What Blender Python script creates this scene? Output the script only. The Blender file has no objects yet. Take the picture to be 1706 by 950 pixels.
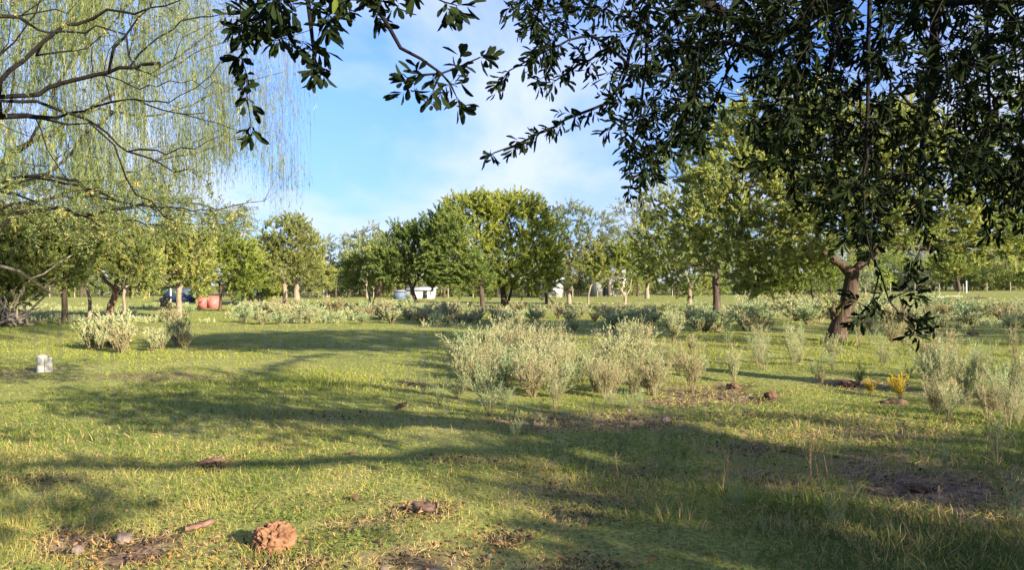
import bpy, math, random
import numpy as np
from mathutils import Vector, noise as mnoise

# ------------------------------------------------------------------ camera, world, sun, exposure
scene = bpy.context.scene
H = 1.5            # camera height
F = 1289.0         # focal length in pixels of the 1706 px wide photograph
CX, CY = 853.0, 475.0
SUN_EL, SUN_AZ = 19.0, 136.0      # azimuth measured clockwise from +Y (view direction)

cam_d = bpy.data.cameras.new("camera")
cam_d.sensor_width = 36.0
cam_d.lens = F / 1706.0 * 36.0
cam_d.clip_start = 0.05
cam_d.clip_end = 5000.0
cam = bpy.data.objects.new("camera", cam_d)
cam.location = (0, 0, H)
cam.rotation_euler = (math.radians(90.0), 0, 0)
scene.collection.objects.link(cam)
scene.camera = cam

world = bpy.data.worlds.new("World")
scene.world = world
world.use_nodes = True
wn, wl = world.node_tree.nodes, world.node_tree.links
wn.clear()
w_out = wn.new("ShaderNodeOutputWorld")
w_bg = wn.new("ShaderNodeBackground")
w_sky = wn.new("ShaderNodeTexSky")
w_sky.sky_type = 'NISHITA'
w_sky.sun_disc = False
w_sky.sun_elevation = math.radians(SUN_EL)
w_sky.sun_rotation = math.radians(SUN_AZ)
w_sky.air_density = 1.0
w_sky.dust_density = 0.3
w_sky.ozone_density = 2.2
w_bg.inputs[1].default_value = 0.09
# thin streaky cloud over the sky, laid out by direction
w_tc = wn.new("ShaderNodeTexCoord")
w_sep = wn.new("ShaderNodeSeparateXYZ")
w_zz = wn.new("ShaderNodeMath"); w_zz.operation = 'ADD'; w_zz.inputs[1].default_value = 0.16
w_dx = wn.new("ShaderNodeMath"); w_dx.operation = 'DIVIDE'
w_dy = wn.new("ShaderNodeMath"); w_dy.operation = 'DIVIDE'
w_cmb = wn.new("ShaderNodeCombineXYZ")
w_map = wn.new("ShaderNodeMapping")
w_map.inputs['Rotation'].default_value = (0, 0, math.radians(35))
w_map.inputs['Location'].default_value = (3.1, 1.7, 0)
w_map.inputs['Scale'].default_value = (1.1, 0.5, 1)
w_no = wn.new("ShaderNodeTexNoise")
w_no.inputs['Scale'].default_value = 1.5
w_no.inputs['Detail'].default_value = 7
w_no.inputs['Roughness'].default_value = 0.52
w_no.inputs['Distortion'].default_value = 0.35
w_rmp = wn.new("ShaderNodeValToRGB")
w_rmp.color_ramp.elements[0].position = 0.40
w_rmp.color_ramp.elements[0].color = (0, 0, 0, 1)
w_rmp.color_ramp.elements[1].position = 0.66
w_rmp.color_ramp.elements[1].color = (0.80, 0.80, 0.80, 1)
w_tint = wn.new("ShaderNodeMix"); w_tint.data_type = 'RGBA'; w_tint.blend_type = 'MULTIPLY'
w_tint.inputs[0].default_value = 1.0
w_tint.inputs[7].default_value = (0.54, 0.66, 1.04, 1)
w_mix = wn.new("ShaderNodeMix"); w_mix.data_type = 'RGBA'
w_mix.inputs[7].default_value = (3.3, 3.55, 4.4, 1)
wl.new(w_tc.outputs['Generated'], w_sep.inputs[0])
wl.new(w_sep.outputs[2], w_zz.inputs[0])
wl.new(w_sep.outputs[0], w_dx.inputs[0]); wl.new(w_zz.outputs[0], w_dx.inputs[1])
wl.new(w_sep.outputs[1], w_dy.inputs[0]); wl.new(w_zz.outputs[0], w_dy.inputs[1])
wl.new(w_dx.outputs[0], w_cmb.inputs[0]); wl.new(w_dy.outputs[0], w_cmb.inputs[1])
wl.new(w_cmb.outputs[0], w_map.inputs[0]); wl.new(w_map.outputs[0], w_no.inputs[0])
wl.new(w_no.outputs[0], w_rmp.inputs[0]); wl.new(w_rmp.outputs[0], w_mix.inputs[0])
w_mr = wn.new("ShaderNodeMapRange"); w_mr.interpolation_type = 'SMOOTHSTEP'
w_mr.inputs['From Min'].default_value = 0.0; w_mr.inputs['From Max'].default_value = 0.32
w_mr.inputs['To Min'].default_value = 0.60; w_mr.inputs['To Max'].default_value = 1.0
w_cr = wn.new("ShaderNodeVectorMath"); w_cr.operation = 'SCALE'
wl.new(w_sep.outputs[2], w_mr.inputs[0]); wl.new(w_mr.outputs[0], w_cr.inputs['Scale']); wl.new(w_sky.outputs[0], w_cr.inputs[0])
wl.new(w_cr.outputs[0], w_tint.inputs[6]); wl.new(w_tint.outputs[2], w_mix.inputs[6])
wl.new(w_mix.outputs[2], w_bg.inputs[0]); wl.new(w_bg.outputs[0], w_out.inputs[0])

sun_d = bpy.data.lights.new("sun", 'SUN')
sun_d.energy = 5.0
sun_d.angle = math.radians(0.55)
sun_d.color = (1.0, 0.88, 0.68)
sun = bpy.data.objects.new("sun", sun_d)
_el, _az = math.radians(SUN_EL), math.radians(SUN_AZ)
TO_SUN = Vector((math.sin(_az) * math.cos(_el), math.cos(_az) * math.cos(_el), math.sin(_el)))
sun.rotation_euler = TO_SUN.to_track_quat('Z', 'Y').to_euler()
scene.collection.objects.link(sun)

vs = scene.view_settings
vs.view_transform = 'Standard'
vs.look = 'None'
vs.gamma = 1.0
vs.use_curve_mapping = False
vs.exposure = 1.68
scene.cycles.use_denoising = True
scene.cycles.max_bounces = 5
scene.cycles.diffuse_bounces = 3
scene.cycles.transmission_bounces = 3
scene.cycles.transparent_max_bounces = 4
scene.cycles.glossy_bounces = 2

# ------------------------------------------------------------------ helpers
COL = scene.collection
R = np.random.default_rng(7)


def hash2(ix, iy, seed):
    n = (ix.astype(np.int64) * 374761393 + iy.astype(np.int64) * 668265263 + seed * 974711) & 0x7fffffff
    n = ((n ^ (n >> 13)) * 1274126177) & 0x7fffffff
    return ((n ^ (n >> 16)) & 0xffff) / 65535.0


def vnoise(x, y, s, seed=0):
    """smooth value noise, 0..1, of feature size s metres"""
    x = np.asarray(x, float) / s + 1000.0
    y = np.asarray(y, float) / s + 1000.0
    ix, iy = np.floor(x), np.floor(y)
    fx, fy = x - ix, y - iy
    fx, fy = fx * fx * (3 - 2 * fx), fy * fy * (3 - 2 * fy)
    a, b = hash2(ix, iy, seed), hash2(ix + 1, iy, seed)
    c, d = hash2(ix, iy + 1, seed), hash2(ix + 1, iy + 1, seed)
    return (a * (1 - fx) + b * fx) * (1 - fy) + (c * (1 - fx) + d * fx) * fy


def fnoise(x, y, s, seed=0, octs=3):
    t = 0; a = 1; n = 0
    for i in range(octs):
        t = t + a * vnoise(x, y, s / 2 ** i, seed + i * 17); n += a; a *= 0.5
    return t / n


def px(x, d):
    return (x - CX) / F * d


def dist(y):
    return H * F / (y - CY)


# bare or trampled patches of soil: pixel x, pixel y, half width px, half height px, strength
PATCH_PX = [(150, 893, 62, 20, 1.0), (205, 915, 70, 22, 1.0), (250, 888, 40, 14, .9), (110, 880, 30, 10, .8),
            (1560, 800, 170, 40, .95), (1660, 850, 90, 40, .8), (1300, 780, 90, 26, .6), (1400, 720, 160, 12, .7), (1190, 655, 85, 14, .85), (1130, 668, 60, 9, .8),
            (1000, 697, 190, 13, .8), (1250, 735, 80, 9, .75), (690, 640, 60, 6, .4), (250, 628, 120, 6, .55), (560, 690, 150, 6, .35),
            (700, 920, 95, 22, .65), (600, 868, 60, 14, .5), (840, 882, 35, 14, .6), (960, 800, 90, 30, .55), (700, 838, 50, 12, .6),
            (40, 622, 55, 12, .5), (355, 765, 30, 9, .7), (1430, 640, 70, 8, .7), (1300, 690, 120, 8, .5), (1480, 700, 140, 9, .5),
            (1220, 640, 30, 6, .8), (60, 800, 60, 10, .6), (480, 935, 90, 16, .5), (980, 845, 60, 16, .45), (780, 760, 70, 6, .4),
            (960, 930, 70, 16, .45), (1000, 760, 100, 14, .5), (1480, 880, 120, 24, .3)]
PATCH = []
for (x, y, rx, ry, s) in PATCH_PX:
    d = dist(y)
    PATCH.append((px(x, d), d, rx / F * d, 0.5 * (dist(y - ry) - dist(y + ry)), s))


def bare(x, y):
    x = np.asarray(x, float); y = np.asarray(y, float)
    b = np.zeros_like(x)
    w = (vnoise(x, y, .35, 5) - .5) * 1.0 + (vnoise(x, y, .12, 6) - .5) * .9
    for (cx, cy, rx, ry, s) in PATCH:
        q = np.sqrt(((x - cx) / rx) ** 2 + ((y - cy) / ry) ** 2)
        b = np.maximum(b, s * np.clip(1.55 - q + w * .8, 0, 1))
    return b


def ground_z(x, y):
    x = np.asarray(x, float); y = np.asarray(y, float)
    r = np.sqrt(x * x + y * y)
    z = (fnoise(x, y, 5.0, 1) - .5) * .16 + (fnoise(x, y, .8, 2) - .5) * .05
    # shallow ditch that runs away to the left in front of the grey weeds
    t = (x - 0.2) + (y - 6.5) * 0.55
    z = z - .13 * np.exp(-((y - 7.0 + .25 * x) / .9) ** 2) * np.clip((x + .3) / 1.0, 0, 1) * np.clip((5 - x) / 2.0, 0, 1)
    z = z + (fnoise(x, y, 40.0, 9) - .5) * .5 * np.clip((r - 25) / 60, 0, 1)
    z = z + .5 * np.clip((r - 60) / 90.0, 0, 1) * np.clip((x - 5) / 30, 0, 1)
    return z * np.clip(r / 3.0, .3, 1)


def gz(x, y):
    return float(ground_z(np.array([x]), np.array([y]))[0])


def P(x, y, d):
    """a point of the place: at distance d ahead, seen at pixel x, y"""
    return np.array([px(x, d), d, H - (y - CY) / F * d])


def G(x, d):
    X = px(x, d)
    return np.array([X, d, gz(X, d)])


def mesh(name, V, faces, mats, attrs=None, smooth=False, matidx=None):
    """faces: list of (n,k) int arrays"""
    me = bpy.data.meshes.new(name)
    V = np.asarray(V, np.float32)
    me.vertices.add(len(V))
    me.vertices.foreach_set("co", V.ravel())
    faces = [np.asarray(f, np.int32) for f in faces if len(f)]
    loops = np.concatenate([f.ravel() for f in faces])
    tot = np.concatenate([np.full(len(f), f.shape[1], np.int32) for f in faces])
    start = np.concatenate([[0], np.cumsum(tot)[:-1]]).astype(np.int32)
    me.loops.add(len(loops)); me.loops.foreach_set("vertex_index", loops)
    me.polygons.add(len(tot)); me.polygons.foreach_set("loop_start", start)
    if smooth:
        me.polygons.foreach_set("use_smooth", np.ones(len(tot), bool))
    if matidx is not None:
        me.polygons.foreach_set("material_index", np.asarray(matidx, np.int32))
    me.update(calc_edges=True)
    for k, a in (attrs or {}).items():
        at = me.attributes.new(k, 'FLOAT', 'POINT')
        at.data.foreach_set("value", np.asarray(a, np.float32))
    for m in (mats if isinstance(mats, (list, tuple)) else [mats]):
        me.materials.append(m)
    return me


def link(name, me, parent=None, loc=(0, 0, 0), rz=0, sc=None):
    o = bpy.data.objects.new(name, me)
    COL.objects.link(o)
    o.location = loc
    o.rotation_euler = (0, 0, rz)
    if sc is not None:
        o.scale = sc if isinstance(sc, (tuple, list)) else (sc, sc, sc)
    if parent is not None:
        o.parent = parent
    return o


def tag(o, label=None, cat=None, group=None, kind=None):
    if label: o['label'] = label
    if cat: o['category'] = cat
    if group: o['group'] = group
    if kind: o['kind'] = kind
    return o


def dup_tree(o, parent=None):
    c = o.copy(); COL.objects.link(c)
    if parent is not None: c.parent = parent
    for ch in list(o.children): dup_tree(ch, c)
    return c


def unit(v):
    return v / np.maximum(np.linalg.norm(v, axis=-1, keepdims=True), 1e-9)


# ------------------------------------------------------------------ materials
def new_mat(name):
    m = bpy.data.materials.new(name); m.use_nodes = True
    nt = m.node_tree
    for n in list(nt.nodes): nt.nodes.remove(n)
    out = nt.nodes.new("ShaderNodeOutputMaterial")
    return m, nt, out


def ramp(nt, stops):
    r = nt.nodes.new("ShaderNodeValToRGB")
    e = r.color_ramp.elements
    while len(e) > 1: e.remove(e[-1])
    e[0].position = stops[0][0]; e[0].color = (*stops[0][1], 1)
    for p, c in stops[1:]:
        k = e.new(p); k.color = (*c, 1)
    return r


def leaf_mat(name, stops, trans=.35, rough=.55, spec=.3):
    m, nt, out = new_mat(name)
    at = nt.nodes.new("ShaderNodeAttribute"); at.attribute_name = "tint"
    r = ramp(nt, stops)
    nt.links.new(at.outputs['Fac'], r.inputs[0])
    b = nt.nodes.new("ShaderNodeBsdfPrincipled")
    b.inputs['Roughness'].default_value = rough
    b.inputs['Specular IOR Level'].default_value = spec
    t = nt.nodes.new("ShaderNodeBsdfTranslucent")
    hs = nt.nodes.new("ShaderNodeHueSaturation"); hs.inputs['Saturation'].default_value = 1.05; hs.inputs['Value'].default_value = 1.1
    mx = nt.nodes.new("ShaderNodeMixShader"); mx.inputs[0].default_value = trans
    nt.links.new(r.outputs[0], b.inputs['Base Color'])
    nt.links.new(r.outputs[0], hs.inputs['Color']); nt.links.new(hs.outputs[0], t.inputs[0])
    nt.links.new(b.outputs[0], mx.inputs[1]); nt.links.new(t.outputs[0], mx.inputs[2])
    nt.links.new(mx.outputs[0], out.inputs[0])
    return m


def noise_mat(name, stops, scale=6, detail=6, rough=.85, bump=.4, stretch=(1, 1, 1), bscale=None, dist_=0.01, spec=.25):
    m, nt, out = new_mat(name)
    tc = nt.nodes.new("ShaderNodeTexCoord")
    mp = nt.nodes.new("ShaderNodeMapping"); mp.inputs['Scale'].default_value = stretch
    n = nt.nodes.new("ShaderNodeTexNoise"); n.inputs['Scale'].default_value = scale; n.inputs['Detail'].default_value = detail
    n.inputs['Roughness'].default_value = .65
    r = ramp(nt, stops)
    b = nt.nodes.new("ShaderNodeBsdfPrincipled"); b.inputs['Roughness'].default_value = rough
    b.inputs['Specular IOR Level'].default_value = spec
    bp = nt.nodes.new("ShaderNodeBump"); bp.inputs['Strength'].default_value = bump; bp.inputs['Distance'].default_value = dist_
    n2 = nt.nodes.new("ShaderNodeTexNoise"); n2.inputs['Scale'].default_value = bscale or scale * 3; n2.inputs['Detail'].default_value = 4
    nt.links.new(tc.outputs['Object'], mp.inputs[0])
    nt.links.new(mp.outputs[0], n.inputs[0]); nt.links.new(mp.outputs[0], n2.inputs[0])
    nt.links.new(n.outputs[0], r.inputs[0]); nt.links.new(r.outputs[0], b.inputs['Base Color'])
    nt.links.new(n2.outputs[0], bp.inputs['Height']); nt.links.new(bp.outputs[0], b.inputs['Normal'])
    nt.links.new(b.outputs[0], out.inputs[0])
    return m


M = {}
M['grass'] = leaf_mat("grass_blade", [(0, (0.062, 0.107, 0.025)), (.3, (0.149, 0.213, 0.041)), (.55, (0.299, 0.320, 0.063)), (.78, (0.475, 0.383, 0.118)), (1, (0.706, 0.454, 0.270))], .38, .6, .2)
M['bark_dark'] = noise_mat("bark_dark", [(.3, (.030, .022, .016)), (.55, (.085, .062, .045)), (.8, (.16, .125, .095))], 7, 8, .9, .9, (1, 1, .25), 14, .05)
M['bark_brown'] = noise_mat("bark_brown", [(.3, (0.033, 0.021, 0.015)), (.55, (0.075, 0.050, 0.035)), (.8, (0.132, 0.097, 0.073))], 7, 8, .9, .9, (1, 1, .22), 14, .06)
M['bark_tan'] = noise_mat("bark_tan", [(.3, (.11, .065, .045)), (.55, (.25, .155, .105)), (.8, (.38, .26, .19))], 7, 8, .9, .9, (1, 1, .25), 14, .05)
M['bark_pale'] = noise_mat("bark_pale", [(.3, (.14, .11, .075)), (.55, (.25, .20, .145)), (.8, (.36, .31, .24))], 7, 8, .9, .8, (1, 1, .25), 14, .05)
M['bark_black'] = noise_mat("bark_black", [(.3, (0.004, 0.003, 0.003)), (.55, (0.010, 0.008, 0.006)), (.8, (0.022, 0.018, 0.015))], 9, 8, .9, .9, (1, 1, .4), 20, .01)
M['dead_wood'] = noise_mat("dead_wood", [(.3, (.20, .16, .115)), (.6, (.36, .30, .22)), (.8, (.46, .40, .32))], 9, 6, .9, .6, (1, 1, .3))
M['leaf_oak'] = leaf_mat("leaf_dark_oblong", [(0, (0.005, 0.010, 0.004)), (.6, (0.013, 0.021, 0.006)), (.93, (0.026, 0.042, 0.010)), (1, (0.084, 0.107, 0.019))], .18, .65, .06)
M['leaf_mid'] = leaf_mat("leaf_mid_green", [(0, (0.114, 0.149, 0.047)), (.5, (0.265, 0.309, 0.087)), (.85, (0.451, 0.459, 0.129)), (1, (0.652, 0.558, 0.202))], .45)
M['leaf_dark'] = leaf_mat("leaf_dark_green", [(0, (0.101, 0.151, 0.043)), (.6, (0.201, 0.261, 0.065)), (1, (0.434, 0.437, 0.107))], .45)
M['leaf_bright'] = leaf_mat("leaf_yellow_green", [(0, (0.140, 0.188, 0.039)), (.5, (0.332, 0.377, 0.070)), (.9, (0.497, 0.483, 0.112)), (1, (0.627, 0.453, 0.148))], .45)
M['leaf_olive'] = leaf_mat("leaf_olive", [(0, (0.124, 0.139, 0.040)), (.5, (0.277, 0.301, 0.087)), (.85, (0.393, 0.408, 0.139)), (1, (0.524, 0.424, 0.131))], .45)
M['leaf_grey'] = leaf_mat("leaf_greyish", [(0, (0.115, 0.142, 0.074)), (.5, (0.216, 0.250, 0.128)), (1, (0.365, 0.365, 0.203))], .45)
M['leaf_willow'] = leaf_mat("leaf_willow", [(0, (0.133, 0.173, 0.056)), (.5, (0.228, 0.275, 0.094)), (.85, (0.342, 0.347, 0.150)), (1, (0.456, 0.326, 0.112))], .45)
M['leaf_acacia'] = leaf_mat("leaf_feathery", [(0, (0.095, 0.124, 0.042)), (.5, (0.206, 0.248, 0.074)), (.8, (0.395, 0.363, 0.126)), (.95, (0.538, 0.430, 0.116)), (1, (0.664, 0.430, 0.077))], .35)
M['weed'] = leaf_mat("weed_pale", [(0, (0.174, 0.199, 0.093)), (.5, (0.359, 0.398, 0.193)), (.85, (0.485, 0.482, 0.265)), (1, (0.578, 0.506, 0.299))], .30, .75, .15)
M['weed_green'] = leaf_mat("weed_grey_green", [(0, (0.140, 0.210, 0.082)), (.5, (0.280, 0.376, 0.171)), (1, (0.473, 0.543, 0.283))], .30, .75, .15)
M['weed_stem'] = leaf_mat("weed_stem", [(0, (.16, .13, .075)), (.5, (.28, .23, .13)), (1, (.38, .31, .19))], .1, .8, .15)
M['weed_yellow'] = leaf_mat("weed_yellow", [(0, (.27, .26, .03)), (.5, (.52, .40, .035)), (1, (.65, .42, .05))], .4, .75, .15)
M['weed_lime'] = leaf_mat("weed_lime", [(0, (.15, .20, .03)), (.5, (.28, .34, .05)), (1, (.40, .42, .08))], .4, .75, .15)
M['litter'] = leaf_mat("fallen_leaf", [(0, (.10, .06, .04)), (.4, (.25, .14, .07)), (.7, (.42, .20, .06)), (.9, (.55, .22, .05)), (1, (.55, .42, .22))], .25, .7, .2)
M['clod'] = noise_mat("porous_clod", [(.28, (0.064, 0.029, 0.016)), (.5, (0.199, 0.101, 0.054)), (.75, (0.303, 0.172, 0.098))], 16, 8, .95, .9, (1, 1, 1), 40, .008)
M['clod_dark'] = noise_mat("dark_clod", [(.3, (0.036, 0.019, 0.014)), (.55, (0.120, 0.068, 0.048)), (.8, (0.240, 0.152, 0.112))], 14, 8, .95, .9, (1, 1, 1), 40, .008)
M['bark_chip'] = noise_mat("bark_chip", [(.3, (0.064, 0.036, 0.024)), (.5, (0.192, 0.112, 0.080)), (.8, (0.320, 0.216, 0.160))], 22, 8, .9, .8, (.3, 1, 1), 40, .005)
M['stone'] = noise_mat("stone", [(.3, (0.120, 0.088, 0.074)), (.6, (0.240, 0.184, 0.149)), (.8, (0.338, 0.258, 0.205))], 10, 6, .9, .4)
M['stump'] = noise_mat("weathered_block", [(.25, (0.268, 0.246, 0.183)), (.45, (0.456, 0.426, 0.336)), (.7, (0.620, 0.581, 0.462))], 5, 8, .9, .6, (1, 1, .25), 18, .01)


def paint(name, col, rough=.6, stretch=(1, 1, 1), scale=3):
    a = tuple(c * .78 for c in col)
    return noise_mat(name, [(.3, a), (.6, col), (.85, tuple(min(1, c * 1.1) for c in col))], scale, 4, rough, .1, stretch)


M['white_wall'] = noise_mat("white_wall", [(.3, (.40, .36, .30)), (.5, (.58, .55, .49)), (.8, (.66, .63, .57))], 2.5, 8, .8, .2, (1, 1, .4))
M['blue_grey'] = paint("blue_grey_wall", (.10, .14, .20))
M['navy'] = paint("navy_sheet", (.035, .055, .11))
M['salmon'] = paint("salmon_paint", (.50, .14, .12))
M['grey_roof'] = paint("grey_roof", (.30, .31, .33))
M['tile_roof'] = paint("tile_roof", (.35, .17, .11))
M['glass_dark'] = paint("dark_opening", (.03, .035, .04), .3)
M['post'] = paint("post_wood", (.30, .26, .20), .9, (1, 1, .3), 8)
M['white_paint'] = paint("white_paint", (.62, .66, .72))
M['wire'] = paint("wire", (.08, .08, .08), .5)

# ground material
m, nt, out = new_mat("ground_soil")
tc = nt.nodes.new("ShaderNodeTexCoord")
n1 = nt.nodes.new("ShaderNodeTexNoise"); n1.inputs['Scale'].default_value = .45; n1.inputs['Detail'].default_value = 8; n1.inputs['Roughness'].default_value = .7
n2 = nt.nodes.new("ShaderNodeTexNoise"); n2.inputs['Scale'].default_value = 9; n2.inputs['Detail'].default_value = 8; n2.inputs['Roughness'].default_value = .75
n3 = nt.nodes.new("ShaderNodeTexNoise"); n3.inputs['Scale'].default_value = 28; n3.inputs['Detail'].default_value = 6
for n in (n1, n2, n3): nt.links.new(tc.outputs['Object'], n.inputs[0])
r1 = ramp(nt, [(.3, (.15, .185, .040)), (.5, (.25, .275, .070)), (.66, (.33, .31, .12))])
r2 = ramp(nt, [(.35, (.06, .042, .028)), (.5, (.17, .115, .075)), (.62, (.28, .20, .14)), (.75, (.40, .31, .22))])
r3 = ramp(nt, [(.38, (.45, .45, .45)), (.62, (1.3, 1.3, 1.3))])
at = nt.nodes.new("ShaderNodeAttribute"); at.attribute_name = "bare"
mul = nt.nodes.new("ShaderNodeMix"); mul.data_type = 'RGBA'; mul.blend_type = 'MULTIPLY'; mul.inputs[0].default_value = .8
mxc = nt.nodes.new("ShaderNodeMix"); mxc.data_type = 'RGBA'
nt.links.new(n1.outputs[0], r1.inputs[0]); nt.links.new(n2.outputs[0], r2.inputs[0]); nt.links.new(n3.outputs[0], r3.inputs[0])
nt.links.new(r1.outputs[0], mul.inputs[6]); nt.links.new(r3.outputs[0], mul.inputs[7])
nt.links.new(at.outputs['Fac'], mxc.inputs[0]); nt.links.new(mul.outputs[2], mxc.inputs[6]); nt.links.new(r2.outputs[0], mxc.inputs[7])
b = nt.nodes.new("ShaderNodeBsdfPrincipled"); b.inputs['Roughness'].default_value = .95; b.inputs['Specular IOR Level'].default_value = .1
bp = nt.nodes.new("ShaderNodeBump"); bp.inputs['Strength'].default_value = .8; bp.inputs['Distance'].default_value = .03
nt.links.new(n2.outputs[0], bp.inputs['Height']); nt.links.new(bp.outputs[0], b.inputs['Normal'])
nt.links.new(mxc.outputs[2], b.inputs['Base Color']); nt.links.new(b.outputs[0], out.inputs[0])
M['ground'] = m


# ------------------------------------------------------------------ templates (x along length, y width, z out of the leaf)
def T(v, f):
    return np.array(v, float), [np.array(q, int) for q in f]


T_RHOMB = T([(0, 0, 0), (.5, .5, .06), (1, 0, -.08), (.5, -.5, .06)], [[(0, 1, 2, 3)]])
T_OAK = T([(0, 0, 0), (.25, .26, .05), (.62, .5, .07), (.9, .33, .0), (1, 0, -.06), (.9, -.33, .0), (.62, -.5, .07), (.25, -.26, .05), (.5, 0, -.02)],
          [[(0, 8, 1), (0, 7, 8)], [(1, 8, 4, 2), (8, 7, 6, 4)], [(2, 4, 3), (6, 5, 4)]])
T_BLADE = T([(0, .5, 0), (0, -.5, 0), (.55, .42, .10), (.55, -.42, .10), (1, 0, .42)], [[(0, 1, 3, 2)], [(2, 3, 4)]])
T_BLADE1 = T([(0, .5, 0), (0, -.5, 0), (1, 0, .25)], [[(0, 1, 2)]])


def inst(tp, Po, X, N, L, W, tint, bend=None):
    """instance the template at Po with length dir X and approximate normal N"""
    tv, tf = tp
    n, k = len(Po), len(tv)
    X = unit(X); Y = unit(np.cross(N, X)); N = np.cross(X, Y)
    L = np.broadcast_to(L, n); W = np.broadcast_to(W, n)
    b = L if bend is None else L * bend
    V = (Po[:, None, :] + tv[None, :, 0, None] * (L[:, None] * X)[:, None, :]
         + tv[None, :, 1, None] * (W[:, None] * Y)[:, None, :] + tv[None, :, 2, None] * (b[:, None] * N)[:, None, :])
    off = (np.arange(n) * k)[:, None, None]
    fs = [(f[None] + off).reshape(-1, f.shape[1]) for f in tf]
    return V.reshape(-1, 3), fs, np.repeat(tint, k)


def merge(parts):
    V = []; F4 = {}; A = []; o = 0
    for (v, fs, a) in parts:
        V.append(v); A.append(a)
        for f in fs: F4.setdefault(f.shape[1], []).append(f + o)
        o += len(v)
    return np.concatenate(V), [np.concatenate(F4[k]) for k in sorted(F4)], np.concatenate(A)


def tube(pts, rad, k=6, tint=.5):
    pts = np.asarray(pts, float); rad = np.asarray(rad, float)
    n = len(pts)
    d = np.gradient(pts, axis=0) if n > 2 else np.repeat(pts[1:] - pts[:1], 2, 0)
    d = unit(d)
    u = np.zeros_like(d)
    q = np.array([1.0, 0, 0]) if abs(d[0, 0]) < .7 else np.array([0, 1.0, 0])
    for i in range(n):              # carry the frame along the curve so the rings never twist
        q = q - d[i] * q.dot(d[i]); q = q / (math.sqrt(q.dot(q)) + 1e-9); u[i] = q
    w = np.cross(d, u)
    a = np.arange(k) * 2 * math.pi / k
    V = pts[:, None, :] + rad[:, None, None] * (np.cos(a)[None, :, None] * u[:, None] + np.sin(a)[None, :, None] * w[:, None])
    V = V.reshape(-1, 3)
    i = np.arange(n - 1)[:, None] * k; j = np.arange(k)[None]; j2 = (j + 1) % k
    f = np.stack([i + j, i + j2, i + k + j2, i + k + j], -1).reshape(-1, 4)
    cap = np.stack([np.full(k - 2, (n - 1) * k), (n - 1) * k + np.arange(1, k - 1), (n - 1) * k + np.arange(2, k)], -1)
    return V, [f, cap], np.full(len(V), tint)


def smooth_poly(pts, step=.25, rng=None, wob=0):
    """Catmull-Rom resample of a polyline"""
    p = np.asarray(pts, float)
    if len(p) < 2: return p
    q = np.vstack([2 * p[0] - p[1], p, 2 * p[-1] - p[-2]])
    out = []
    for i in range(1, len(q) - 2):
        n = max(1, int(np.linalg.norm(q[i + 1] - q[i]) / step))
        for t in np.arange(n) / n:
            out.append(.5 * (2 * q[i] + (q[i + 1] - q[i - 1]) * t + (2 * q[i - 1] - 5 * q[i] + 4 * q[i + 1] - q[i + 2]) * t * t
                             + (3 * q[i] - q[i - 1] - 3 * q[i + 1] + q[i + 2]) * t ** 3))
    out.append(p[-1])
    out = np.array(out)
    if rng is not None and wob and len(out) > 2:
        out[1:-1] += rng.normal(0, wob, (len(out) - 2, 3))
    return out


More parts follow.
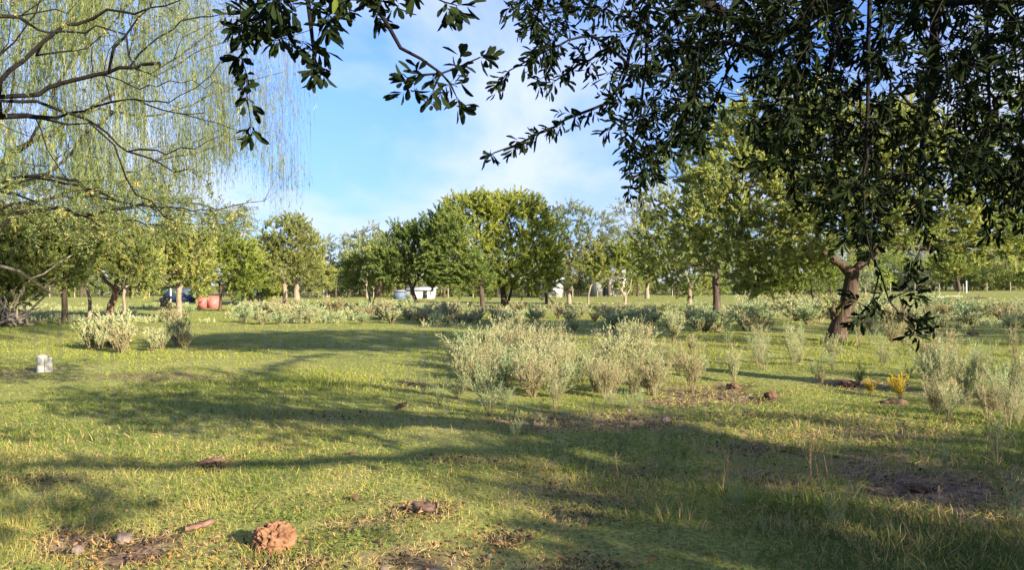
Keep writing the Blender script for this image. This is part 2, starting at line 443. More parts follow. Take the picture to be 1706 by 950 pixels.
class Skel:
    """branch skeleton: nodes with parents; limbs traced first, the rest grown towards points"""
    def __init__(s, seed=0):
        s.p = []; s.par = []; s.plen = []; s.minr = []; s.rng = np.random.default_rng(seed); s.traced = 0

    def add(s, pt, par, minr=0):
        s.p.append(np.asarray(pt, float)); s.par.append(par); s.minr.append(minr)
        s.plen.append(0 if par < 0 else s.plen[par] + np.linalg.norm(s.p[-1] - s.p[par]))
        return len(s.p) - 1

    def limb(s, pts, step=.3, r=None, wob=.0, root=False):
        """r = (r_start, r_end) lower bound on radii"""
        q = smooth_poly(pts, step, s.rng, wob)
        if s.p and not root:
            A = np.array(s.p); j = int(np.argmin(((A - q[0]) ** 2).sum(1)))
            if np.linalg.norm(A[j] - q[0]) < step * 1.2: q = q[1:]
        else: j = -1
        n = len(q)
        for i, v in enumerate(q):
            mr = 0 if r is None else r[0] + (r[1] - r[0]) * (i / max(1, n - 1))
            j = s.add(v, j, mr)
        return j

    def grow(s, pts, step=.4, cost=.35, wob=.12, sag=0.0, first=0, up=.15):
        A = np.zeros((len(s.p) + len(pts) * 30, 3)); L = np.zeros(len(A))
        n = len(s.p); A[:n] = s.p; L[:n] = s.plen
        c = A[min(n - 1, 3)]
        if n: c = A[n - 1]
        pts = np.asarray(pts)
        order = np.argsort(((pts[:, None, :] - A[None, :n:max(1, n // 60), :]) ** 2).sum(2).min(1))
        for p in pts[order]:
            dd = np.sqrt(((A[first:n] - p) ** 2).sum(1))
            j = first + int(np.argmin(dd + cost * L[first:n]))
            D = np.linalg.norm(p - A[j])
            if D < step * .5: continue
            k = max(1, int(D / step))
            if n + k >= len(A): break
            a0 = A[j].copy()
            gp = s.par[j]
            tan = (a0 - A[gp]) if gp >= 0 else np.array([0, 0, 1.0])
            tan = tan / (np.linalg.norm(tan) + 1e-9) * D * .45
            tan[2] += D * up
            for i in range(1, k + 1):
                t = i / k
                ctrl = a0 + tan
                q = (1 - t) ** 2 * a0 + 2 * t * (1 - t) * ctrl + t * t * p
                if i < k: q = q + s.rng.normal(0, wob * step, 3)
                q[2] -= sag * D * t * t
                j = s.add(q, j)
                A[n] = q; L[n] = s.plen[j]; n += 1

    def radii(s, base, tip, expo=None):
        n = len(s.p); par = np.array(s.par)
        nch = np.zeros(n, int)
        for i in range(n):
            if par[i] >= 0: nch[par[i]] += 1
        tips = (nch == 0).astype(float)
        for i in range(n - 1, -1, -1):
            if par[i] >= 0: tips[par[i]] += tips[i]
        s.tips = tips; s.nch = nch
        mx = max(tips.max(), 2)
        e = math.log(base / tip) / math.log(mx)
        s.r = np.maximum(tip * tips ** e * (.52 + .48 * np.clip(tips / mx * 1.15, 0, 1)), np.array(s.minr))
        return s.r

    def mesh(s, kbig=8, ksmall=4, minr=0, flare=0.0, lump=0.0):
        n = len(s.p); par = s.par; r = s.r; Pn = np.array(s.p)
        best = [-1] * n
        for i in range(n):
            j = par[i]
            if j >= 0 and (best[j] < 0 or r[i] > r[best[j]]): best[j] = i
        parts = []
        for i in range(n):
            j = par[i]
            if j >= 0 and best[j] == i: continue
            ch = [i]
            while best[ch[-1]] >= 0: ch.append(best[ch[-1]])
            idx = ([j] if j >= 0 else []) + ch
            if len(idx) < 2: continue
            rr = r[idx].copy()
            if j >= 0: rr[0] = min(rr[0] * .8, rr[1] * 1.25)
            if rr.max() < minr: continue
            pp = Pn[idx]
            if j < 0:
                z = pp[:, 2] - pp[0, 2]
                rr = rr * (1 + flare * np.exp(-z / (rr[0] * 1.6)))
                pp = pp.copy(); pp[0, 2] -= .12
            big = rr.max() > .05
            v, f, a = tube(pp, rr, kbig if big else ksmall)
            if lump and big:
                k = kbig
                c = np.repeat(pp, k, 0); dv = v - c
                ang = np.tile(np.arange(k), len(pp))
                nz = np.array([mnoise.noise(Vector((q[0] * 2.5, q[1] * 2.5, q[2] * 3.0))) for q in v])
                v = c + dv * (1 + lump * nz[:, None] * 1.6)
            parts.append((v, f, a))
        return merge(parts)

    def ends(s, maxtips=2.5):
        """nodes thin enough to carry leaves: positions, directions"""
        par = np.array(s.par); Pn = np.array(s.p)
        ok = (s.tips <= maxtips) & (par >= 0)
        i = np.nonzero(ok)[0]
        return Pn[i], unit(Pn[i] - Pn[par[i]]), i


def sprays(rng, O, D, ntw, tl, nleaf, L, W, spread=.8, droop=0.0, tp=T_RHOMB, along=.5, up=0.0, tvar=.22, tbase=.5, jl=.02, curve=.0, lift=.3, clumps=None):
    """ntw little twigs at each point, each with nleaf leaves; returns leaf mesh and twig segments"""
    n = len(O) * ntw
    O2 = np.repeat(O, ntw, 0); D2 = np.repeat(D, ntw, 0)
    d = unit(D2 + rng.normal(0, spread, (n, 3)) + np.array([0, 0, up - droop]))
    ln = tl * rng.uniform(.5, 1.3, n)
    tt = np.clip(tbase + rng.normal(0, tvar * .6, n) + (0 if clumps is None else np.repeat(clumps, ntw)), 0, 1)
    t = rng.uniform(.08, 1, (n, nleaf)).ravel()
    dO = np.repeat(O2, nleaf, 0); dd = np.repeat(d, nleaf, 0); dl = np.repeat(ln, nleaf)
    pos = dO + dd * (t * dl)[:, None]
    pos[:, 2] -= (droop * .5 + curve) * (t ** 2) * dl
    pos += rng.normal(0, jl, pos.shape)
    side = unit(np.cross(dd, rng.normal(0, 1, dd.shape)))
    X = unit(dd * along + side * (1 - along) + np.array([0, 0, .25 * up - .4 * droop]))
    N = unit(rng.normal(0, 1, X.shape) + np.array([0, 0, lift * 2]))
    tint = np.clip(np.repeat(tt, nleaf) + rng.normal(0, tvar * .5, len(X)), 0, 1)
    LL = L * rng.uniform(.6, 1.25, len(X)); WW = W * rng.uniform(.7, 1.25, len(X))
    tips = O2 + d * ln[:, None]; tips[:, 2] -= (droop * .5 + curve) * ln
    return inst(tp, pos, X, N, LL, WW, tint), (O2, tips)


def twig_mesh(O, E, r=.003, tint=.5):
    """three-sided little twigs from O to E"""
    n = len(O); d = unit(E - O); u = unit(np.cross(d, np.array([.3, .5, .8]))); w = np.cross(d, u)
    a = [0, 2.094, 4.189]
    V = np.stack([O + r * (math.cos(q) * u + math.sin(q) * w) for q in a] + [E], 1)
    off = (np.arange(n) * 4)[:, None, None]
    f = np.array([(0, 1, 3), (1, 2, 3), (2, 0, 3)])
    return V.reshape(-1, 3), [(f[None] + off).reshape(-1, 3)], np.full(n * 4, tint)


def ellipsoid_pts(rng, n, c, r, shell=.5):
    v = unit(rng.normal(0, 1, (n, 3)))
    q = rng.uniform(0, 1, n) ** (1 / (3 + 4 * shell))
    return np.asarray(c) + v * q[:, None] * np.asarray(r)


# ------------------------------------------------------------------ ground
def axis_lines(near, step, far, grow):
    a = list(np.arange(0, near, step)); s = step
    while a[-1] < far:
        s *= grow; a.append(a[-1] + s)
    return np.array(a)


ax = axis_lines(9, .09, 900, 1.09)
xs = np.concatenate([-ax[:0:-1], ax])
ys = np.concatenate([-axis_lines(0.5, .5, 300, 1.3)[:0:-1], axis_lines(15, .09, 1600, 1.045)])
Xg, Yg = np.meshgrid(xs, ys)
bg = bare(Xg.ravel(), Yg.ravel())
fine = (vnoise(Xg, Yg, .16, 31).ravel() - .5) * .05 * (.3 + bg) * (np.abs(Xg.ravel()) < 12)
V = np.stack([Xg.ravel(), Yg.ravel(), ground_z(Xg, Yg).ravel() - .035 * bg * (Yg.ravel() < 12) + fine], -1)
nx, ny = len(xs), len(ys)
i = (np.arange(ny - 1)[:, None] * nx + np.arange(nx - 1)[None]).ravel()
far_bare = np.clip((fnoise(Xg, Yg, 3.5, 77).ravel() - .50) * 2.6, 0, .6)
g = link("ground", mesh("ground", V, [np.stack([i, i + 1, i + nx + 1, i + nx], -1)], M['ground'], {'bare': np.clip(bg + .35 * far_bare + .12, 0, 1)}, True))
tag(g, kind='structure')


# ------------------------------------------------------------------ grass
def lush(x, y):
    """0 = short dry turf, 1 = long lush grass"""
    l = fnoise(x, y, 1.1, 41) * .8 + vnoise(x, y, 4.0, 43) * .5 - .28
    # rough uncut strip to the right of the mown sweep
    e = (x - .1) + (y - 6.0) * .34
    l = l + .22 * np.clip(e / .7, 0, 1) * np.clip((9.5 - y) / 1.5, 0, 1)
    return np.clip(l, 0, 1)


def make_grass():
    rng = np.random.default_rng(11)
    n = 900000
    d = np.exp(rng.uniform(math.log(2.6), math.log(120), n))
    x = rng.uniform(-1, 1, n) * (.78 * d + 1.2)
    b = bare(x, d)
    lu = lush(x, d)
    keep = rng.uniform(0, 1, n) > np.clip(b * .93, 0, .93)
    keep &= rng.uniform(0, 1, n) < (.55 + .6 * lu)
    x, d, b, lu = x[keep], d[keep], b[keep], lu[keep]
    # gather the blades into tufts
    k = .10 * np.clip(d / 6, 1, 5)
    tx = (np.floor(x / k) + hash2(np.floor(x / k), np.floor(d / k), 3)) * k
    ty = (np.floor(d / k) + hash2(np.floor(x / k), np.floor(d / k), 4)) * k
    tw = .45 * (hash2(np.floor(x / k), np.floor(d / k), 8))
    x2 = x + (tx - x) * tw; y2 = d + (ty - d) * tw
    n = len(x2)
    z = ground_z(x2, y2) - .01
    hgt = (.022 + .050 * lu) * rng.uniform(.5, 1.5, n) * (1 + .22 * np.clip((d - 8) / 20, 0, 1.0))
    hgt *= 1 + .9 * (rng.uniform(0, 1, n) > .985)
    # longer rough grass in the near right corner
    rough = np.clip((x2 - .7) / 1.0, 0, 1) * np.clip((6.6 - y2) / 1.5, 0, 1)
    hgt *= 1 + .35 * rough
    lime = np.exp(-((x2 + 2.85) / .75) ** 2 - ((y2 - 12.2) / .9) ** 2)
    hgt *= 1 + .9 * lime
    wid = .0028 * np.clip(d / 4.2, .9, 14) * rng.uniform(.7, 1.4, n)
    lean = rng.normal(0, 1, (n, 2)) * (.55 - .2 * lu)[:, None]
    lean += np.stack([x2 - tx, y2 - ty], -1) * (tw / k * 1.3)[:, None]
    X = np.stack([lean[:, 0], lean[:, 1], np.ones(n)], -1)
    N = np.stack([lean[:, 0] + rng.normal(0, .5, n), lean[:, 1] + rng.normal(0, .5, n), rng.normal(0, .2, n)], -1)
    big = fnoise(x2, y2, 2.2, 51); mid = vnoise(x2, y2, .45, 52)
    tint = .53 - .38 * lu + (big - .5) * .85 + (mid - .5) * .42 + rng.normal(0, .14, n) + .35 * b + .06 * np.clip((d - 7) / 8, 0, 1)
    tint -= .16 * np.clip((x2 - .1 + (y2 - 6.0) * .34) / .7, 0, 1) * np.clip((9.5 - y2) / 1.5, 0, 1)
    tint = np.where(rng.uniform(0, 1, n) < .07 + .25 * b, rng.uniform(.8, 1, n), tint)
    tint = tint * (1 - .5 * lime) + .28 * lime
    far = d > 22
    cap = np.clip(1 - (d - 6) / 12, 0, 1) * .3 + .70
    flat = rng.uniform(0, 1, n) < .13 + .2 * b          # dead thatch lying in the turf
    lean = np.where(flat[:, None], rng.normal(0, 3.2, (n, 2)), lean); X = np.stack([lean[:, 0], lean[:, 1], np.ones(n)], -1)
    tint = np.where(flat, np.clip(rng.normal(.74, .14, n), .4, 1), tint)
    hgt = np.where(flat, hgt * 1.1 + .015, hgt)
    tint = np.minimum(tint, cap)
    tint = .50 + (tint - .50) * np.clip(1 - (d - 7) / 10, .35, 1)
    o = np.stack([x2, y2, z], -1)
    parts = []
    for mask, tp in ((~far, T_BLADE), (far, T_BLADE1)):
        parts.append(inst(tp, o[mask], X[mask], N[mask], hgt[mask], wid[mask], np.clip(tint[mask], 0, 1), 1.2))
    # low broad leaves between the blades
    n = 60000
    d = np.exp(rng.uniform(math.log(2.8), math.log(13), n)); x = rng.uniform(-1, 1, n) * (.78 * d + 1.0)
    k = (vnoise(x, d, .5, 91) + .5 * vnoise(x, d, 2.5, 92) > .95) & (rng.uniform(0, 1, n) > bare(x, d))
    x, d = x[k], d[k]; n = len(x)
    o = np.stack([x, d, ground_z(x, d) + rng.uniform(.005, .035, n)], -1)
    parts.append(inst(T_RHOMB, o, np.stack([rng.normal(0, 1, n), rng.normal(0, 1, n), rng.uniform(.1, .7, n)], -1), np.stack([rng.normal(0, .5, n), rng.normal(0, .5, n), np.ones(n)], -1),
                      rng.uniform(.014, .035, n), rng.uniform(.010, .020, n), np.clip(rng.normal(.22, .12, n), 0, 1)))
    v, f, a = merge(parts)
    o = link("grass", mesh("grass", v, f, M['grass'], {'tint': a}))
    tag(o, "short green and straw coloured pasture grass covering the field", "grass", kind='stuff')


make_grass()


def make_litter():
    rng = np.random.default_rng(12)
    x = []; y = []
    for (cx, cy, sx, sy, n) in [(190, 905, 110, 32, 260), (700, 915, 260, 30, 150), (420, 930, 200, 18, 90), (700, 840, 60, 14, 50), (1210, 650, 70, 14, 60),
                                (1000, 700, 260, 30, 90), (1500, 800, 200, 60, 160), (560, 800, 350, 60, 90), (1100, 900, 300, 40, 70), (60, 800, 80, 30, 50)]:
        qx = rng.normal(cx, sx, n); qy = np.clip(rng.normal(cy, sy, n), 500, 990)
        d = dist(qy); x.append(px(qx, d)); y.append(d)
    x = np.concatenate(x); y = np.concatenate(y); n = len(x)
    o = np.stack([x, y, ground_z(x, y) + rng.uniform(.0, .035, n)], -1)
    X = np.stack([rng.normal(0, 1, n), rng.normal(0, 1, n), rng.normal(0, .3, n)], -1)
    N = np.stack([rng.normal(0, .5, n), rng.normal(0, .5, n), np.ones(n)], -1)
    v, f, a = inst(T_OAK, o, X, N, rng.uniform(.02, .045, n), rng.uniform(.010, .022, n), rng.uniform(0, 1, n) ** 1.3)
    l = link("fallen_leaves", mesh("fallen_leaves", v, f, M['litter'], {'tint': a}))
    tag(l, "brown and orange fallen leaves scattered over the grass and bare soil", "leaf litter", kind='stuff')


make_litter()


def make_crumbs():
    """loose crumbs of soil and bits of dung in the bare patches and round the clods"""
    rng = np.random.default_rng(19); X = []; Y = []
    for (cx, cy, rx, ry, s_) in PATCH:
        if cy > 14: continue
        n = int(160 + 900 * s_ * rx * ry); X.append(rng.normal(cx, rx * .6, n)); Y.append(rng.normal(cy, ry * .6, n))
    for (cx, cy, n, r_) in [(456, 915, 150, .16), (704, 850, 60, .13), (1284, 662, 40, .2), (1221, 646, 60, .25), (1490, 668, 50, .25), (593, 828, 20, .12)]:
        d = dist(cy); X.append(rng.normal(px(cx, d), r_, n)); Y.append(rng.normal(d - .05, r_ * .8, n))
    X = np.concatenate(X); Y = np.concatenate(Y); n = len(X)
    tv = np.array([(1, 0, 0), (-1, 0, 0), (0, 1, 0), (0, -1, 0), (0, 0, 1), (0, 0, -1)], float)
    tf = np.array([(0, 2, 4), (2, 1, 4), (1, 3, 4), (3, 0, 4), (2, 0, 5), (1, 2, 5), (3, 1, 5), (0, 3, 5)])
    r = rng.uniform(.003, .014, n) * (1 + .8 * (rng.uniform(0, 1, n) > .93))
    a = rng.uniform(0, 6.28, n); c, s2 = np.cos(a), np.sin(a)
    w = tv[None] * rng.uniform(.6, 1.3, (n, 6, 1))
    w = np.stack([w[..., 0] * c[:, None] - w[..., 1] * s2[:, None], w[..., 0] * s2[:, None] + w[..., 1] * c[:, None], w[..., 2] * .7], -1)
    o = np.stack([X, Y, ground_z(X, Y) - .03 * bare(X, Y) + r * .4], -1)
    V = (o[:, None] + w * r[:, None, None]).reshape(-1, 3)
    f = (tf[None] + (np.arange(n) * 6)[:, None, None]).reshape(-1, 3)
    q = link("soil_crumbs", mesh("soil_crumbs", V, [f], M['bark_brown']))
    tag(q, "loose crumbs of brown soil scattered over the bare patches", "soil", kind='stuff')


make_crumbs()


# ------------------------------------------------------------------ trees
def plant_tree(name, label, cat, skel, rootloc, wood, leaf, base_r, tip_r, spray, seed=0, group=None, flare=.4, lump=.07, minr=0.0, twigs=False, crown_name='crown', kbig=9, maxtips=2.5, clumpvar=.10, extra=None):
    """rootloc: world position of the tree's foot; the skeleton is in world coordinates"""
    rng = np.random.default_rng(seed + 500)
    root = bpy.data.objects.new(name, None); COL.objects.link(root)
    root.location = rootloc; root.empty_display_size = .3
    tag(root, label, cat, group)
    skel.radii(base_r, tip_r)
    v, f, a = skel.mesh(kbig=kbig, flare=flare, lump=lump, minr=minr)
    O, D, idx = skel.ends(maxtips)
    off = np.asarray(rootloc, float)
    link("trunk", mesh("trunk", v - off, f, wood, None, True), root)
    sp = dict(spray)
    keep = sp.pop('keep', 1.0)
    if keep < 1:
        k = rng.uniform(0, 1, len(O)) < keep; O, D = O[k], D[k]
    cl = rng.normal(0, clumpvar, len(O))
    (lv, lf, la), (t0, t1) = sprays(rng, O, D, clumps=cl, **sp)
    parts = [(lv, lf, la)]
    if extra is not None: parts.append(extra)
    lv, lf, la = merge(parts)
    mats = [leaf]
    matidx = None
    if twigs:
        tv, tf, ta = twig_mesh(t0, t1, twigs)
        o = link("twigs", mesh("twigs", tv - off, tf, wood), root)
    link(crown_name, mesh(crown_name, lv - off, lf, mats, {'tint': la}), root)
    return root


def field_tree(name, label, bx, d, trunks, blobs, wood, leaf, base_r, seed, npts=260, leaves=26, L=.13, W=.055, tl=.55, ntw=3, spread=.75, up=.25, keep=1., shell=.5, tbase=.5, depth=.85,
               step=None, tip=.008, group=None, droop=0., cat="tree", thin=1.0, maxtips=2.5, tr_r=None):
    """trunks: pixel polylines [(x,y[,dd])...] at distance d; blobs: (cx,cy,rx,ry[,dd]) in photo pixels"""
    sc = d / 45.0
    base_r *= .8
    st = step or .45 * max(.7, min(2.2, sc))
    sk = Skel(seed)
    base = G(bx, d)
    for i, tr in enumerate(trunks):
        pts = [P(q[0], q[1], d + (q[2] if len(q) > 2 else 0)) for q in tr]
        if i == 0 or abs(tr[0][1] - trunks[0][0][1]) < 6: pts[0] = np.array([pts[0][0], pts[0][1], gz(pts[0][0], pts[0][1])])
        rr_ = tr_r[i] if tr_r and i in tr_r else None
        sk.limb(pts, st * .8, wob=.02 * sc, root=(i == 0), r=rr_ or (base_r * (.9 if i == 0 else .42), base_r * (.55 if i == 0 else .10)))
    nt_ = len(sk.p)
    tot = sum(b[2] * b[3] for b in blobs)
    rng = np.random.default_rng(seed)
    pts = []
    for b in blobs:
        n = max(8, int(npts * b[2] * b[3] / tot))
        dd = b[4] if len(b) > 4 else 0
        c = P(b[0], b[1], d + dd)
        pts.append(ellipsoid_pts(rng, n, c, (b[2] / F * d, depth * b[2] / F * d, b[3] / F * d), shell))
    pts = np.concatenate(pts)
    sk.grow(pts, st, .35, .18, first=max(0, min(2, nt_ - 2)))
    return plant_tree(name, label, cat, sk, base, wood, leaf, base_r, tip, dict(ntw=ntw, tl=tl * 1.35, nleaf=int(leaves * 2.9), L=L * .95, W=W * .82, spread=spread * .9, up=up * 1.6, along=.62, keep=keep, tbase=tbase, jl=.022 * sc, droop=droop),
                      seed, group=group, maxtips=maxtips, minr=.006 * thin)


B = M
FT = field_tree
# the big tree at the right, its trunk leaning right and forking
FT("large_tree", "large spreading tree at the right, its thick leaning grey-brown trunk forking under a broad crown", 1395, 20.8,
   [[(1393, 568), (1399, 540), (1412, 505), (1418, 478), (1420, 455)],
    [(1420, 455), (1400, 440), (1375, 425), (1340, 400, -.5), (1290, 370, -1)],
    [(1420, 455), (1440, 435), (1468, 410), (1500, 370, .5), (1540, 320, 1)],
    [(1468, 410), (1530, 415), (1600, 412), (1680, 395)],
    [(1375, 425), (1400, 380), (1405, 320), (1400, 250)],
    [(1340, 400), (1290, 405, 1), (1230, 400, 1.5), (1180, 375, 2)], [(1399, 540), (1389, 530), (1386, 512)]],
   [(1400, 270, 150, 110), (1260, 340, 120, 85, -.5), (1540, 290, 150, 110), (1640, 350, 120, 75, 1), (1660, 400, 90, 32, 0), (1560, 395, 70, 25, 1), (1330, 200, 120, 60, 0), (1420, 360, 110, 45), (1190, 380, 80, 60, 2), (1300, 400, 90, 45, 1.5), (1200, 270, 80, 60, 1.5), (1370, 392, 60, 24, -1.6), (1480, 385, 60, 24, -1.4), (1300, 435, 70, 34, -.5), (1260, 460, 40, 30, 0), (1560, 400, 90, 22, -.6)],
   B['bark_brown'], B['leaf_mid'], .23, 21, npts=2300, leaves=24, L=.095, W=.040, tl=.32, ntw=3, up=.15, tbase=.52, shell=.3, step=.3, tip=.005, tr_r={0: (.225, .19), 1: (.075, .02), 2: (.10, .03), 3: (.06, .02), 4: (.04, .02), 5: (.04, .02), 6: (.085, .075)})
# stub on its trunk is a thing's own part
FT("tree", "dark-trunked tall tree behind the pale feathery weeds, left of the large leaning tree", 1194, 41,
   [[(1194, 522), (1195, 500), (1193, 475), (1190, 450)], [(1190, 450), (1170, 420), (1150, 380), (1140, 330)], [(1190, 450), (1215, 410), (1230, 350), (1225, 280)], [(1190, 455), (1150, 440), (1110, 420)]],
   [(1150, 300, 75, 80), (1225, 270, 80, 90), (1270, 360, 80, 70), (1160, 400, 100, 55), (1110, 400, 50, 50), (1240, 430, 90, 40), (1180, 210, 60, 40)],
   B['bark_dark'], B['leaf_mid'], .24, 22, npts=620, leaves=26, tbase=.42)
FT("tree", "small tree with a pale brown trunk just left of the dark trunk, under hanging branches", 1148, 47,
   [[(1148, 518), (1149, 500), (1150, 482), (1145, 465)], [(1150, 482), (1165, 462), (1175, 445)]],
   [(1130, 440, 55, 42), (1175, 455, 40, 35), (1100, 420, 38, 45), (1140, 475, 45, 18), (1110, 462, 30, 22)],
   B['bark_pale'], B['leaf_mid'], .17, 23, npts=240, leaves=26, tbase=.5)
FT("tree", "little tree whose pale trunk splits into a goblet shape in the middle distance", 1041, 59,
   [[(1041, 508), (1041, 495), (1033, 480), (1025, 465)], [(1041, 495), (1050, 480), (1052, 462)]],
   [(1020, 448, 35, 26), (1058, 445, 38, 28), (1040, 425, 35, 18)],
   B['bark_pale'], B['leaf_bright'], .13, 24, npts=190, leaves=22, L=.15, W=.06, tbase=.25)
FT("tree", "slender small olive tree with a thin pale curved trunk in front of the white house", 980, 59,
   [[(980, 508), (980, 492), (985, 478), (992, 465)]],
   [(975, 450, 35, 26), (1010, 440, 30, 25), (990, 425, 30, 15)],
   B['bark_pale'], B['leaf_olive'], .09, 25, npts=150, leaves=20, L=.15, W=.06)
FT("tall_tree", "tall airy tree with a pale trunk right beside the biggest central tree", 948, 60,
   [[(948, 507), (949, 490), (951, 465), (948, 440), (950, 400)], [(951, 468), (938, 452), (925, 440)], [(948, 440), (975, 405), (990, 380)]],
   [(950, 380, 45, 38), (985, 390, 40, 35), (925, 400, 30, 40), (960, 430, 45, 25), (1005, 420, 28, 25)],
   B['bark_pale'], B['leaf_grey'], .19, 26, npts=380, leaves=15, L=.16, W=.06, keep=.8)
FT("tree", "thin leaning dark-trunked tree tucked under the right side of the central tree", 911, 62,
   [[(911, 505), (908, 485), (905, 465), (900, 450)]], [(905, 435, 32, 28), (885, 445, 28, 20)],
   B['bark_dark'], B['leaf_bright'], .14, 27, npts=110, leaves=22, L=.15, W=.06, tbase=.2)
FT("central_tree", "biggest tree in the middle of the field, dense round yellow-green crown on several short trunks", 843, 50.5,
   [[(841, 513), (840, 495), (832, 470), (815, 430), (800, 395)], [(846, 513), (850, 490), (862, 460), (880, 430), (895, 410)], [(840, 495), (845, 450), (850, 400), (850, 370)]],
   [(795, 385, 66, 52), (865, 378, 62, 50), (765, 380, 36, 34), (825, 350, 60, 24), (910, 405, 32, 45), (840, 430, 75, 45), (900, 440, 35, 38), (775, 355, 40, 28), (845, 350, 45, 25), (820, 468, 42, 22, -1), (875, 466, 42, 24, -1), (905, 462, 28, 26), (860, 350, 40, 22)],
   B['bark_dark'], B['leaf_bright'], .27, 28, npts=1500, leaves=26, tbase=.42, L=.13, W=.055)
FT("tree", "dark green tree whose dark upright trunk stands just left of the biggest central tree", 804, 43.5,
   [[(805, 519), (803, 495), (800, 470), (792, 440)], [(800, 470), (775, 440), (750, 420)]],
   [(745, 402, 36, 42), (738, 378, 26, 22), (775, 448, 40, 28), (732, 435, 28, 30), (790, 470, 32, 16)],
   B['bark_dark'], B['leaf_dark'], .17, 29, npts=480, leaves=26, tbase=.45)
FT("tree", "dark green tree on a dark trunk that leans left, in front of the white shed", 693, 45,
   [[(695, 518), (690, 495), (684, 475), (676, 455)], [(686, 480), (700, 458), (712, 445)], [(684, 477), (662, 462), (648, 452)]],
   [(672, 420, 42, 40), (705, 425, 38, 38), (690, 400, 35, 22), (655, 440, 28, 25), (668, 455, 30, 16), (712, 455, 30, 18)],
   B['bark_dark'], B['leaf_dark'], .15, 30, npts=420, leaves=26, tbase=.35)
FT("tree", "small leafy tree with two pale thin trunks, left of the dark leaning tree", 620, 50,
   [[(617, 514), (616, 498), (612, 480)], [(625, 516), (624, 500), (628, 480)]],
   [(605, 455, 32, 30), (635, 450, 30, 32), (618, 432, 34, 20), (640, 470, 20, 14), (598, 472, 22, 14)],
   B['bark_pale'], B['leaf_dark'], .12, 31, npts=260, leaves=26, tbase=.7)
FT("tall_tree", "tall thin-leaved pale tree rising behind the small two-trunked tree", 612, 92,
   [[(612, 497), (610, 470), (608, 430), (612, 400)]],
   [(590, 415, 24, 26), (618, 400, 26, 22), (640, 410, 28, 22), (605, 440, 34, 28), (650, 435, 25, 20)],
   B['bark_pale'], B['leaf_grey'], .22, 32, npts=300, leaves=12, L=.26, W=.10, tl=.8, keep=.7, tbase=.7)
FT("tall_tree", "full sandy olive tree with two pale trunks left of the open gap of sky", 477, 58,
   [[(476, 511), (475, 490), (474, 460), (478, 420)], [(474, 460), (455, 430), (450, 400)], [(478, 440), (500, 410), (508, 390)]],
   [(480, 400, 45, 35), (450, 430, 30, 40), (505, 425, 35, 38), (478, 450, 50, 32), (485, 375, 26, 15)],
   B['bark_pale'], B['leaf_olive'], .20, 33, npts=620, leaves=22, L=.15, W=.06, tbase=.45)
FT("tree", "sandy olive tree with a stout pale trunk half behind the full sandy tree", 495, 72,
   [[(495, 503), (494, 485), (498, 460)]], [(505, 450, 38, 28), (530, 460, 25, 22), (480, 450, 30, 26)],
   B['bark_pale'], B['leaf_olive'], .30, 34, npts=200, leaves=20, L=.19, W=.08, tbase=.6)
FT("tall_tree", "thin airy grey-green tree at the left edge of the open gap of sky", 545, 95,
   [[(545, 497), (543, 470), (541, 430)]], [(540, 420, 18, 24), (552, 440, 14, 22), (530, 450, 22, 22)],
   B['bark_pale'], B['leaf_grey'], .18, 35, npts=140, leaves=12, L=.26, W=.10, tl=.8, keep=.7)
FT("tree", "bright lime green tree with foliage drooping nearly to the ground by the white picket fence", 430, 66,
   [[(430, 509), (431, 490), (430, 465)]], [(430, 460, 38, 34), (450, 475, 20, 22), (405, 465, 25, 30)],
   B['bark_pale'], B['leaf_bright'], .18, 36, npts=360, leaves=26, L=.17, W=.07, tbase=.35, droop=.2)
FT("tree", "round bright green tree standing just right of the red box", 366, 44,
   [[(366, 518), (367, 500), (368, 480), (360, 455)], [(368, 482), (385, 460), (395, 440)]],
   [(350, 430, 38, 38), (385, 435, 42, 40), (365, 410, 38, 22), (335, 460, 28, 28), (410, 465, 25, 24)],
   B['bark_brown'], B['leaf_bright'], .10, 37, npts=560, leaves=26, L=.12, W=.05, tbase=.25)
FT("tree", "green tree with a straight pale trunk just left of the red box", 298, 34,
   [[(298, 532), (298, 510), (298, 485), (295, 465)], [(298, 485), (315, 460), (325, 440)]],
   [(275, 440, 38, 42), (315, 430, 38, 40), (295, 405, 40, 25), (325, 465, 26, 20), (255, 455, 24, 28)],
   B['bark_pale'], B['leaf_mid'], .15, 38, npts=560, leaves=26, L=.10, W=.043, tl=.45, tbase=.62)
FT("tree", "tree with a reddish brown trunk leaning right behind the pale bushes at left", 183, 33.5,
   [[(181, 531), (185, 510), (193, 485), (196, 462)], [(193, 485), (170, 460), (155, 440)]],
   [(190, 420, 48, 42), (150, 425, 38, 40), (225, 435, 32, 40), (180, 385, 42, 22)],
   B['bark_tan'], B['leaf_mid'], .17, 39, npts=560, leaves=26, L=.10, W=.043, tl=.45, tbase=.5)
FT("tree", "slim tree with a thin pale trunk left of the reddish leaning trunk", 150, 33,
   [[(150, 531), (150, 505), (146, 480), (140, 460)]], [(135, 445, 32, 32), (115, 430, 28, 32), (150, 400, 30, 25)],
   B['bark_pale'], B['leaf_dark'], .085, 40, npts=260, leaves=26, L=.10, W=.043, tl=.45, tbase=.7)
FT("tree", "slim tree with a thin wavy pale trunk right of the reddish leaning trunk", 206, 31,
   [[(206, 538), (208, 515), (206, 495), (208, 480)]], [(215, 455, 30, 28), (235, 440, 26, 30)],
   B['bark_pale'], B['leaf_mid'], .075, 41, npts=200, leaves=26, L=.10, W=.043, tl=.45, tbase=.5)
